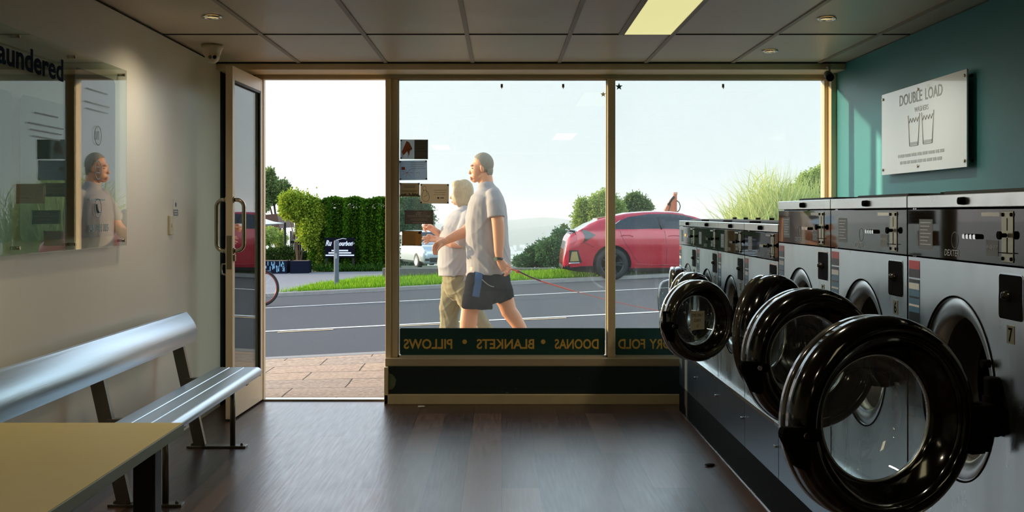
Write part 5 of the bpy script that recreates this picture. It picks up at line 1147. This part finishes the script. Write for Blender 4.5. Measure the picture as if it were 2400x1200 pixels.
def solid(mb, pts, n=20, ends=True, flat=False):
    """pts: [(centre, a, b)] a = half width in the walking plane, b = half width across it; rounded closed tube"""
    C_ = [Vector(p[0]) for p in pts]; st = []
    for i, (c, a, b) in enumerate(pts):
        d = (C_[min(i+1, len(C_)-1)]-C_[max(i-1, 0)]).normalized(); st.append((C_[i], a, b, d))
    if ends:
        c, a, b, d = st[0]; r_ = min(a, b); pre = [(c-d*r_*0.85, a*0.35, b*0.35, d), (c-d*r_*0.55, a*0.78, b*0.78, d)]
        c, a, b, d = st[-1]; r_ = min(a, b); post = [(c+d*r_*0.55, a*0.78, b*0.78, d), (c+d*r_*0.85, a*0.35, b*0.35, d)]
        st = pre+st+([] if flat else post)
    rings = []
    for c, a, b, d in st:
        n1 = d.cross(Vector((0, 1, 0)))
        if n1.length < 0.2: n1 = d.cross(Vector((0, 0, 1)))
        n1.normalize(); n2 = n1.cross(d).normalized()
        rings.append([c+n1*a*math.cos(2*PI*k/n)+n2*b*math.sin(2*PI*k/n) for k in range(n)])
    mb.loft(rings)
def hem(mb, pts, n=20): solid(mb, pts[::-1], n, True, True)
def ell(mb, c, a, b, h, rot=0.0): mb.sph(c, 1.0, (a, b, h), 24, Matrix.Rotation(rot, 3, 'Y'))
def fuse(mb, name, m, parent, origin, voxel=0.007, smooth=6, wrinkle=0.0, wsize=0.15):
    """melts the overlapping solids into one continuous surface"""
    me = bpy.data.meshes.new(name); mb.bm.to_mesh(me); mb.bm.free(); o = bpy.data.objects.new(name, me); COL.objects.link(o)
    r_ = o.modifiers.new('r', 'REMESH'); r_.mode = 'VOXEL'; r_.voxel_size = voxel; r_.use_smooth_shade = True
    s_ = o.modifiers.new('s', 'SMOOTH'); s_.iterations = smooth; s_.factor = 0.5
    if wrinkle:
        tx = bpy.data.textures.new('folds', 'CLOUDS'); tx.noise_scale = wsize; tx.noise_depth = 2
        d_ = o.modifiers.new('d', 'DISPLACE'); d_.texture = tx; d_.strength = wrinkle; d_.mid_level = 0.5; d_.texture_coords = 'LOCAL'
    dg = bpy.context.evaluated_depsgraph_get(); dg.update()
    nm = bpy.data.meshes.new_from_object(o.evaluated_get(dg)); bpy.data.objects.remove(o)
    nm.transform(Matrix.Translation(-Vector(origin))); nm.materials.clear(); nm.materials.append(MATS[m])
    for p in nm.polygons: p.use_smooth = True
    n_ = bpy.data.objects.new(name, nm); COL.objects.link(n_); n_.parent = parent; return n_
def open_hem(o, z):         # removes the flat bottom cap below a hem
    bm = bmesh.new(); bm.from_mesh(o.data)
    bmesh.ops.delete(bm, geom=[f for f in bm.faces if f.normal.z < -0.75 and f.calc_center_median().z < z], context='FACES'); bm.to_mesh(o.data); bm.free()
def person(Y):
    k = Y/FPX
    return (lambda px, py, dy=0.0: P(px, py, Y+dy)), (lambda v: v*k)
def fingers(mb, roots, paths, r0=0.0098, r1=0.0084):
    for rt, pth in zip(roots, paths):
        pth = [rt+(p-rt)*0.86 for p in pth]; pts = [rt]+pth; n_ = len(pts); solid(mb, [(p, r0+(r1-r0)*i/(n_-1), r0+(r1-r0)*i/(n_-1)) for i, p in enumerate(pts)], 10)
# ---------------------------------------------------------------- the man
Q, S = person(9.9); org = P(1140, 838, 9.9); org.z = GZ(org.x, 9.9)+0.0
man = thing('person', 'man in grey T-shirt and black shorts with blue panel, walking left and holding a leash', 'person', org)
B = MB()
# torso, neck
solid(B, [(Q(1143,655),S(40),0.14),(Q(1143,620),S(42),0.145),(Q(1142,580),S(42),0.15),(Q(1141,530),S(41),0.17),(Q(1141,485),S(38),0.185),(Q(1142,460),S(31),0.18),(Q(1141,446),S(20),0.10)])
solid(B, [(Q(1141,450),S(20),0.075),(Q(1139,430),S(17.5),0.062),(Q(1136,408),S(17),0.058)])
# head: skull, face, jaw, nose, brow, ears
ell(B, Q(1132,384), S(23.5), 0.074, S(25)); ell(B, Q(1120,396), S(16.5), 0.064, S(25), 0.1); ell(B, Q(1117,411), S(13), 0.052, S(14), 0.3)
solid(B, [(Q(1108,421),S(5),0.020),(Q(1111,423),S(6),0.030),(Q(1124,417),S(7),0.054),(Q(1132,408),S(7),0.056)], 12)
solid(B, [(Q(1106,392),S(2.4),0.009),(Q(1103,400),S(3.2),0.012),(Q(1101,405.5),S(3.6),0.016)], 10); ell(B, Q(1107,388.5), S(4.5), 0.046, S(4)); ell(B, Q(1103.5,416), S(3), 0.024, S(2.4)); ell(B, Q(1104.5,420), S(3), 0.022, S(2.2))
for sd in (-1, 1):
    ell(B, Q(1130,396,sd*0.074), S(4.8), 0.010, S(8.5), -0.2)
# near arm (left), hanging, hand closed on the leash
solid(B, [(Q(1154,468,-0.15),S(13),0.045),(Q(1162,492,-0.215),S(14),0.05),(Q(1167,520,-0.225),S(14.5),0.048),(Q(1168.5,540,-0.225),S(14),0.044),(Q(1169,565,-0.22),S(12.5),0.040),(Q(1169,590,-0.215),S(10.5),0.033),(Q(1171,610,-0.21),S(8.5),0.026)])
solid(B, [(Q(1171,608,-0.21),S(8.5),0.026),(Q(1176,618,-0.212),S(10),0.022),(Q(1183,630,-0.214),S(10.5),0.018)], 16)
rts = [Q(1190,623,-0.222), Q(1188.5,629,-0.228), Q(1186,634.5,-0.226), Q(1182,638,-0.22)]
pth = [[Q(1196,626,-0.235), Q(1198,632,-0.23), Q(1193,636,-0.218)], [Q(1194.5,632,-0.243), Q(1196,638,-0.236), Q(1190.5,641,-0.222)], [Q(1191.5,638,-0.241), Q(1192,643.5,-0.232), Q(1186.5,645,-0.22)], [Q(1186.5,642,-0.233), Q(1186,647,-0.224), Q(1182,647,-0.215)]]
fingers(B, rts, pth); fingers(B, [Q(1179,616,-0.20)], [[Q(1188,617,-0.195), Q(1196,622,-0.20), Q(1200,628,-0.21)]], 0.0105, 0.008)
# far arm (right), swung forward
solid(B, [(Q(1133,462,0.17),S(17),0.06),(Q(1120,495,0.21),S(15),0.055),(Q(1103,530,0.22),S(14),0.048),(Q(1088,545,0.20),S(13.5),0.044),(Q(1068,553,0.13),S(12),0.038),(Q(1050,562,0.06),S(9.5),0.030),(Q(1043,566,0.03),S(8),0.024)])
solid(B, [(Q(1045,565,0.03),S(8),0.024),(Q(1037,568,0.01),S(9),0.026),(Q(1028,573,-0.01),S(9.5),0.018)], 16)
rts = [Q(1025,568,-0.03), Q(1023,572,-0.012), Q(1023,576,0.005), Q(1026,580,0.02)]
pth = [[Q(1017,572,-0.04), Q(1013.5,580,-0.04), Q(1013,588,-0.035)], [Q(1016,579,-0.02), Q(1013.5,588,-0.02), Q(1014.5,597,-0.015)], [Q(1018,584,0.0), Q(1017,592,0.0), Q(1019.5,599,0.005)], [Q(1022,588,0.02), Q(1022,594,0.02), Q(1024,599,0.02)]]
fingers(B, rts, pth); fingers(B, [Q(1036,574,-0.025)], [[Q(1031,580,-0.04), Q(1026.5,585,-0.045), Q(1024,590,-0.045)]], 0.0105, 0.008)
# legs
nd = -0.095
solid(B, [(Q(1135,635,nd*0.8),S(36),0.085),(Q(1120,680,nd),S(28),0.08),(Q(1103,718,nd),S(21.5),0.062),(Q(1100,735,nd),S(20),0.056),(Q(1098,755,nd),S(20.5),0.058),(Q(1094,780,nd),S(17),0.050),(Q(1087,808,nd),S(11.5),0.036),(Q(1083,826,nd),S(9.5),0.032)])
solid(B, [(Q(1089,834,nd),S(9),0.032),(Q(1075,836,nd),S(7),0.036),(Q(1058,839,nd-0.01),S(4.5),0.040)], 12)
fd = 0.10
solid(B, [(Q(1156,635,fd*0.8),S(34),0.085),(Q(1174,680,fd),S(26),0.08),(Q(1187,712,fd),S(20),0.062),(Q(1193,730,fd),S(19),0.056),(Q(1207,748,fd),S(17.5),0.055),(Q(1219,768,fd),S(15),0.052),(Q(1232,790,fd),S(11.5),0.040),(Q(1240,808,fd),S(9),0.032)])
solid(B, [(Q(1243,812,fd),S(9),0.032),(Q(1236,822,fd),S(8),0.036),(Q(1224,832,fd),S(5),0.040)], 12)
mb_ = fuse(B, 'body', 'skin_man', man, org, 0.005, 2)
# clothes
B = MB()
hem(B, [(Q(1146,643),S(53.5),0.195),(Q(1145,622),S(52.5),0.19),(Q(1143.5,590),S(51),0.185),(Q(1141.5,550),S(50),0.19),(Q(1140,510),S(49),0.205),(Q(1141,480),S(44),0.215),(Q(1143,462),S(38),0.205),(Q(1142,449),S(29),0.15),(Q(1140,441),S(22),0.105)], 28)
solid(B, [(Q(1156,456,-0.16),S(18),0.07),(Q(1160,475,-0.205),S(20),0.07),(Q(1162.5,495,-0.225),S(19.5),0.066),(Q(1163.5,509,-0.232),S(19.5),0.066)], 20, flat=True)
solid(B, [(Q(1135,456,0.16),S(18),0.07),(Q(1122,485,0.205),S(19),0.07),(Q(1110,510,0.225),S(19),0.066)], 20)
ts = fuse(B, 't_shirt', 'shirt_grey', man, org, 0.008, 6, 0.020, 0.20)
MB().lathe(torus(0, 0.068, 0.006), 'Z', 36, Matrix.Translation(Q(1139.5,436.5)-org) @ Matrix.Rotation(R(-14), 4, 'Y') @ Matrix.Diagonal((1.0, 1.05, 1, 1)), closed=True).build('collar', 'shirt_grey', ts)
B = MB()
solid(B, [(Q(1144,628),S(49),0.17),(Q(1144,655),S(51),0.185),(Q(1143,672),S(50),0.18)], 28)
solid(B, [(Q(1133,655,nd),S(39),0.105),(Q(1122,690,nd),S(36),0.105),(Q(1118,712,nd),S(35.5),0.10),(Q(1117.5,724,nd),S(36),0.10)], 24, flat=True)
solid(B, [(Q(1160,655,fd),S(36),0.105),(Q(1177,683,fd),S(27),0.10),(Q(1187,705,fd),S(21),0.095)], 24, flat=True)
sh = fuse(B, 'shorts', 'shorts_black', man, org, 0.008, 4, 0.014, 0.12)
PXm = lambda c: VX+(c.x+org.x)*FPX/(c.y+org.y); PYm = lambda c: VY+(EYE-(c.z+org.z))*FPX/(c.y+org.y)
SPL = [(1114,630),(1133,630),(1128,668),(1123,697),(1107,694),(1111,668)]; spl = [((Q(a, b, -0.2)-org).x, (Q(a, b, -0.2)-org).z) for a, b in SPL]; cut_poly(sh, spl)
split_off(sh, lambda c, n: n.y < 0.2 and inpoly(c.x, c.z, spl), 'side_panel', 'shorts_blue', man, 0.001)
bvs = BVHTree.FromObject(sh, bpy.context.evaluated_depsgraph_get())
pp = []
for i in range(9):
    px = 1130+28*i/8; py = 655+17*math.sin(i/8*PI/2); q = Q(px, py, -0.6)-org; h = bvs.ray_cast(q, ((Q(px, py, 0)-org)-q).normalized())
    if h[0]: pp.append(h[0]+Vector((0, -0.003, 0)))
if len(pp) > 2: MB().tube(pp, 0.0035, 6).build('pocket_piping', 'shirt_grey', sh)
# soft folds in the cloth, running mostly down the garment
def folds(o, amp, fr, seed, z_hi=None, z_lo=None):
    rng = np.random.default_rng(seed); me = o.data; n_ = len(me.vertices); co = np.empty(n_*3); me.vertices.foreach_get('co', co); co = co.reshape(-1, 3)
    nr_ = np.array([v.normal[:] for v in me.vertices]); d = np.zeros(n_)
    for k in range(6):
        th = rng.normal(0, 0.45); ax = np.array([math.cos(th)*0.8, math.cos(th)*0.6*rng.choice([-1, 1]), math.sin(th)]); ph = rng.uniform(0, 6.28); f_ = fr*rng.uniform(0.6, 1.5)
        w__ = np.sin(co@ax*f_ + ph + 1.3*np.sin(co[:, 2]*rng.uniform(3, 7)+ph)); d += (1-np.abs(w__))**2*rng.uniform(0.4, 1.0)*(0.5+0.5*np.sin(co[:, 2]*rng.uniform(4, 9)+ph*2))
    d -= d.mean(); z = co[:, 2]
    wt_ = np.ones(n_) if z_hi is None else np.interp(z, [z_lo, z_hi], [1.0, 0.35])
    co += nr_*(d*amp*wt_)[:, None]; me.vertices.foreach_set('co', co.ravel()); me.update()
folds(ts, 0.011, 26, 4, 1.45, 0.8); folds(sh, 0.008, 30, 6)
# hair
def hair_cap(c, a, b, h, keep, name, m, parent, th=0.008):
    t = bmesh.new(); bmesh.ops.create_uvsphere(t, u_segments=128, v_segments=96, radius=1.0)
    bmesh.ops.delete(t, geom=[v for v in t.verts if not keep(v.co.x, v.co.y, v.co.z)], context='VERTS')
    bmesh.ops.transform(t, matrix=Matrix.Translation(c) @ Matrix.Diagonal((a, b, h, 1)), verts=t.verts[:])
    for f in t.faces: f.smooth = True
    g = MB(); g.add(t); o = g.build(name, m, parent); md = o.modifiers.new('s', 'SOLIDIFY'); md.thickness = th; md.offset = 1
    for p in o.data.polygons: p.use_smooth = True
    return o
hair_cap(Q(1132,384)-org, S(23.8), 0.0755, S(25.4), lambda x, y, z: z > np.interp(x, [-1,-.85,-.40,-.15,.05,.3,1], [.80,.62,.30,-.15,-.55,-.95,-1.0]), 'hair', 'hair_grey', man, 0.006)
hair_cap(Q(1134.5,399)-org, S(20.3), 0.0655, S(24), lambda x, y, z: x > 0.34+0.3*z*z and -0.75 < z < 0.35, 'nape_hair', 'hair_grey', man, 0.004)
for sd in (-1, 1):
    MB().sph(Q(1107,394.5,sd*0.041)-org, 0.0085, (0.8, 0.9, 0.55), 12).build('eye', 'eye_dark', man)
    MB().tube([Q(1103,388.5,sd*0.02)-org, Q(1104,387.5,sd*0.04)-org, Q(1108.5,388.5,sd*0.052)-org], 0.003, 6).build('eyebrow', 'hair_grey', man)
MB().tube([Q(1101.5,418,0)-org, Q(1102.5,418,-0.018)-org, Q(1105.5,418.3,-0.028)-org], 0.003, 6).build('mouth', 'lip', man)
# watch
wm_ = Matrix.Translation(Q(1170,606,-0.212)-org) @ Matrix.Rotation(R(8), 4, 'Y')
wt = MB().lathe([(0.0325, -0.011), (0.0345, -0.009), (0.0345, 0.009), (0.0325, 0.011)], 'Z', 32, wm_ @ Matrix.Diagonal((1.05, 0.92, 1, 1)), closed=False).build('watch', 'car_black', man)
c = Q(1165.5,607,-0.212)-org; MB().cyl(c+Vector((-0.012,-0.022,0)), c+Vector((-0.018,-0.034,0)), 0.018, n=24).build('watch_face', mat('watch_green', (96,104,70), 0.2), wt)
# shoes
def shoe(parent, Q_, heel, toe, dy, org_, m='shoe_white', w_=0.045, up=0.0):
    h, t_ = Q_(*heel, dy)-org_, Q_(*toe, dy)-org_; d = t_-h; g = MB()
    solid(g, [(h+Vector((0,0,0.035)), 0.040, w_*0.8), (h.lerp(t_, 0.3)+Vector((0,0,0.042)), 0.046, w_*0.85), (h.lerp(t_, 0.6)+Vector((0,0,0.022)), 0.036, w_), (h.lerp(t_, 0.92)+Vector((0,0,0.008)), 0.026, w_*0.9)], 16)
    o = g.build('shoe', m, parent); 
    for p in o.data.polygons: p.use_smooth = True
    g = MB(); n1 = d.cross(Vector((0, 1, 0))).normalized(); n1 = n1 if n1.z > 0 else -n1
    g.loft([[p-n1*0.012+Vector((0, ww, 0)), p+n1*0.008+Vector((0, ww, 0)), p+n1*0.008-Vector((0, ww, 0)), p-n1*0.012-Vector((0, ww, 0))] for p, ww in ((h-d*0.12, 0.022), (h, w_*0.8), (h.lerp(t_, 0.6), w_), (t_, w_*0.8), (t_+d*0.12, 0.018))], smooth=False)
    g.build('sole', 'sole_dark', o)
shoe(man, Q, (1090,838), (1056,841), nd, org)
shoe(man, Q, (1248,817), (1226,838), fd, org)
for (px, py, d_) in ((1083,825,nd), (1239,806,fd)):
    solid_m = MB(); solid(solid_m, [(Q(px, py, d_)-org, S(10.5), 0.036), (Q(px+(1 if d_ < 0 else 2), py+8, d_)-org, S(10.5), 0.037)], 14); solid_m.build('sock', 'sock', man)
# leash, taut towards a dog out of sight
ls = thing('leash', 'thin orange-red dog leash trailing from the walking man\'s hand', 'leash', Q(1190,634,-0.225))
lo = ls.location.copy()
pts = [Q(1180,638,-0.218), Q(1190,633,-0.226), Q(1200,631,-0.24), Q(1212,635,-0.24), Q(1235,646,-0.24), Q(1265,658,-0.235), Q(1300,668.5,-0.23), Q(1345,682,-0.22), Q(1400,697,-0.2), Q(1480,716,-0.2), Q(1560,731,-0.2), Q(1640,741,-0.2)]
MB().tube([p-lo for p in pts[:8]], 0.006, 8).build('webbing', 'leash_red', ls)
MB().tube([p-lo for p in pts[7:]], 0.0025, 8).build('cord', 'leash_red', ls)
MB().tube([Q(1213,634,-0.26)-lo, Q(1240,648,-0.26)-lo, Q(1268,658,-0.25)-lo], 0.005, 8).build('loop', 'car_black', ls)
MB().sph(Q(1214,636,-0.24)-lo, 0.016, (1.3,1,1), 12).build('knot', 'leash_red', ls)
# ---------------------------------------------------------------- the woman, a step farther out
Q, S = person(10.45); org = P(1080, 838, 10.45); org.z = GZ(org.x, 10.45)
Q2 = lambda px, py, dy=0.0: P(px, py, 10.2+dy)
wo_ = thing('person', 'woman with a blonde-grey bob, pale grey blouse and khaki trousers, walking beyond the man', 'person', org)
B = MB()
solid(B, [(Q(1080,660),S(36),0.14),(Q(1078,620),S(40),0.15),(Q(1078,580),S(40),0.15),(Q(1080,540),S(38),0.16),(Q(1088,510),S(30),0.16),(Q(1090,498),S(20),0.10)])
solid(B, [(Q(1090,500),S(15),0.06),(Q(1087,482),S(13),0.05),(Q(1084,465),S(13),0.05)])
ell(B, Q(1084,448), S(21), 0.070, S(24)); ell(B, Q(1072,458), S(13.5), 0.058, S(23), 0.1); ell(B, Q(1069,472), S(9), 0.042, S(9), 0.2)
solid(B, [(Q(1061,452),S(2),0.007),(Q(1057,461),S(2.6),0.010),(Q(1056,464),S(2.8),0.012)], 10); ell(B, Q(1060,472), S(2.6), 0.02, S(3))
# near arm (left) bent forward, lower hand
solid(B, [(Q(1102,512,-0.16),S(16),0.055),(Q(1092,545,-0.21),S(14.5),0.05),(Q(1080,570,-0.22),S(13),0.045),(Q(1060,570,-0.20),S(11),0.038),(Q(1040,565,-0.17),S(8.5),0.028),(Q(1026,562,-0.15),S(7),0.023)])
solid(B, [(Q(1028,562,-0.15),S(7),0.022),(Q(1019,560,-0.145),S(8),0.020),(Q(1011,560,-0.14),S(8),0.015)], 14)
fingers(B, [Q(1008,556,-0.155), Q(1006,559,-0.148), Q(1006,562,-0.138), Q(1008,565,-0.128)], [[Q(1001,555,-0.16), Q(995,554.5,-0.16), Q(989,555,-0.155)], [Q(999,559,-0.15), Q(992,560,-0.148), Q(985.5,561,-0.145)], [Q(1000,564,-0.138), Q(994,566,-0.135), Q(989,569,-0.13)], [Q(1003,568,-0.128), Q(998,571,-0.126), Q(994,573,-0.125)]], 0.0092, 0.0078)
fingers(B, [Q(1018,556,-0.16)], [[Q(1011,551,-0.17), Q(1004,549.5,-0.17), Q(999,550,-0.17)]], 0.0095, 0.0075)
# far arm (right), raised fist with a tissue
solid(B, [(Q(1085,512,0.15),S(16),0.055),(Q(1070,545,0.18),S(14),0.05),(Q(1055,562,0.16),S(12),0.045),(Q(1040,556,0.10),S(10.5),0.036),(Q(1027,546,0.04),S(8.5),0.028),(Q(1018,540,0.01),S(7.5),0.023)])
solid(B, [(Q(1020,541,0.01),S(7.5),0.022),(Q(1011,535,-0.005),S(8.5),0.020),(Q(1004,531,-0.01),S(8),0.016)], 14)
fingers(B, [Q(1001,526,-0.03), Q(999,529,-0.018), Q(999,533,-0.005), Q(1001,537,0.008)], [[Q(996,525,-0.04), Q(993,529,-0.045), Q(997,533,-0.045)], [Q(993,529,-0.03), Q(990,533,-0.038), Q(995,537,-0.042)], [Q(993,534,-0.012), Q(991,538,-0.02), Q(996,541,-0.028)], [Q(996,539,0.004), Q(995,543,-0.008), Q(1000,544,-0.018)]], 0.0092, 0.0078)
fingers(B, [Q(1012,530,-0.028)], [[Q(1006,528,-0.045), Q(1001,530,-0.055), Q(998,534,-0.058)]], 0.0095, 0.0078)
# legs (inside the trousers) down to the feet
a_, b_ = 0.09, -0.09
solid(B, [(Q(1070,650,a_),S(28),0.08),(Q(1055,720,a_),S(18),0.06),(Q(1052,765,a_),S(14),0.05),(Q(1046,826,a_),S(9),0.032)])
solid(B, [(Q(1095,650,b_),S(28),0.08),(Q(1108,725,b_),S(17),0.06),(Q(1135,768,b_),S(12),0.045),(Q(1156,812,b_),S(9),0.032)])
fuse(B, 'body', 'skin_woman', wo_, org, 0.005, 2)
B = MB()
hem(B, [(Q(1076,645),S(49),0.20),(Q(1075,625),S(50),0.205),(Q(1075,590),S(49),0.205),(Q(1076.5,560),S(47),0.20),(Q(1079,541),S(46),0.20),(Q(1085,520),S(40),0.195),(Q(1091,503),S(30),0.16),(Q(1091,493),S(20),0.11)], 28)
solid(B, [(Q(1100,506,-0.14),S(17),0.07),(Q(1092,535,-0.205),S(19),0.07),(Q(1083,560,-0.225),S(19),0.066),(Q(1074,573,-0.225),S(18),0.064)], 20, flat=True)
solid(B, [(Q(1086,506,0.14),S(17),0.07),(Q(1070,540,0.19),S(18),0.07),(Q(1060,556,0.18),S(17),0.062)], 20)
solid(B, [(Q(1090,640,-0.12),S(20),0.06),(Q(1092,656,-0.12),S(15),0.05)], 16)
bl = fuse(B, 'blouse', 'blouse_grey', wo_, org, 0.008, 6, 0.022, 0.20)
B = MB()
solid(B, [(Q(1079,630),S(42),0.175),(Q(1079,655),S(42),0.18),(Q(1080,672),S(40),0.17)], 24)
solid(B, [(Q(1066,665,a_),S(31),0.10),(Q(1057,705,a_),S(27),0.095),(Q(1053,735,a_),S(23.5),0.085),(Q(1052.5,767,a_),S(20.5),0.08),(Q(1049,800,a_),S(18),0.075),(Q(1047,824,a_),S(16.5),0.07)], 24, flat=True)
solid(B, [(Q(1092,665,b_),S(31),0.10),(Q(1096,700,b_),S(28),0.095),(Q(1106,728,b_),S(23),0.085),(Q(1126,756,b_),S(19),0.078),(Q(1140,778,b_),S(17),0.075),(Q(1154,806,b_),S(15),0.068)], 24, flat=True)
folds(bl, 0.012, 26, 9, 1.3, 0.7)
tr_ = fuse(B, 'trousers', 'trousers_khaki', wo_, org, 0.008, 5, 0.022, 0.14)
folds(tr_, 0.011, 26, 12)
B = MB()
ell(B, Q(1087,447), S(24), 0.084, S(27)); solid(B, [(Q(1090,440),S(20),0.085),(Q(1091,462),S(20),0.088),(Q(1089,478),S(18),0.082),(Q(1087,485),S(14),0.07)], 20)
for sd in (-1, 1): solid(B, [(Q(1074,430,sd*0.045),S(12),0.035),(Q(1071,450,sd*0.064),S(10),0.022),(Q(1074,472,sd*0.064),S(9),0.020),(Q(1079,482,sd*0.055),S(7),0.018)], 14)
ell(B, Q(1070,432), S(11), 0.06, S(9))
fuse(B, 'hair', 'hair_blonde', wo_, org, 0.007, 4, 0.012, 0.05)
for sd in (-1, 1): MB().sph(Q(1062,455,sd*0.034)-org, 0.007, (0.7,1,0.7), 10).build('eye', 'eye_dark', wo_)
MB().tube([Q(1058,473.5,0.0)-org, Q(1060,473.5,-0.018)-org], 0.003, 6).build('mouth', 'lip', wo_)
shoe(wo_, Q, (1052,838), (1020,840), a_, org, w_=0.042); shoe(wo_, Q, (1160,818), (1142,836), b_, org, w_=0.042)
ti = MB().sph((0,0,0), 0.016, (1.2,0.8,1), 10); o = ti.build('tissue', mat('tissue_white', (240,240,240), 0.9)); o.location = Q(993,528,-0.03); tag(o, 'crumpled white tissue in the raised hand of the woman', 'tissue')
for p in o.data.polygons: p.use_smooth = True
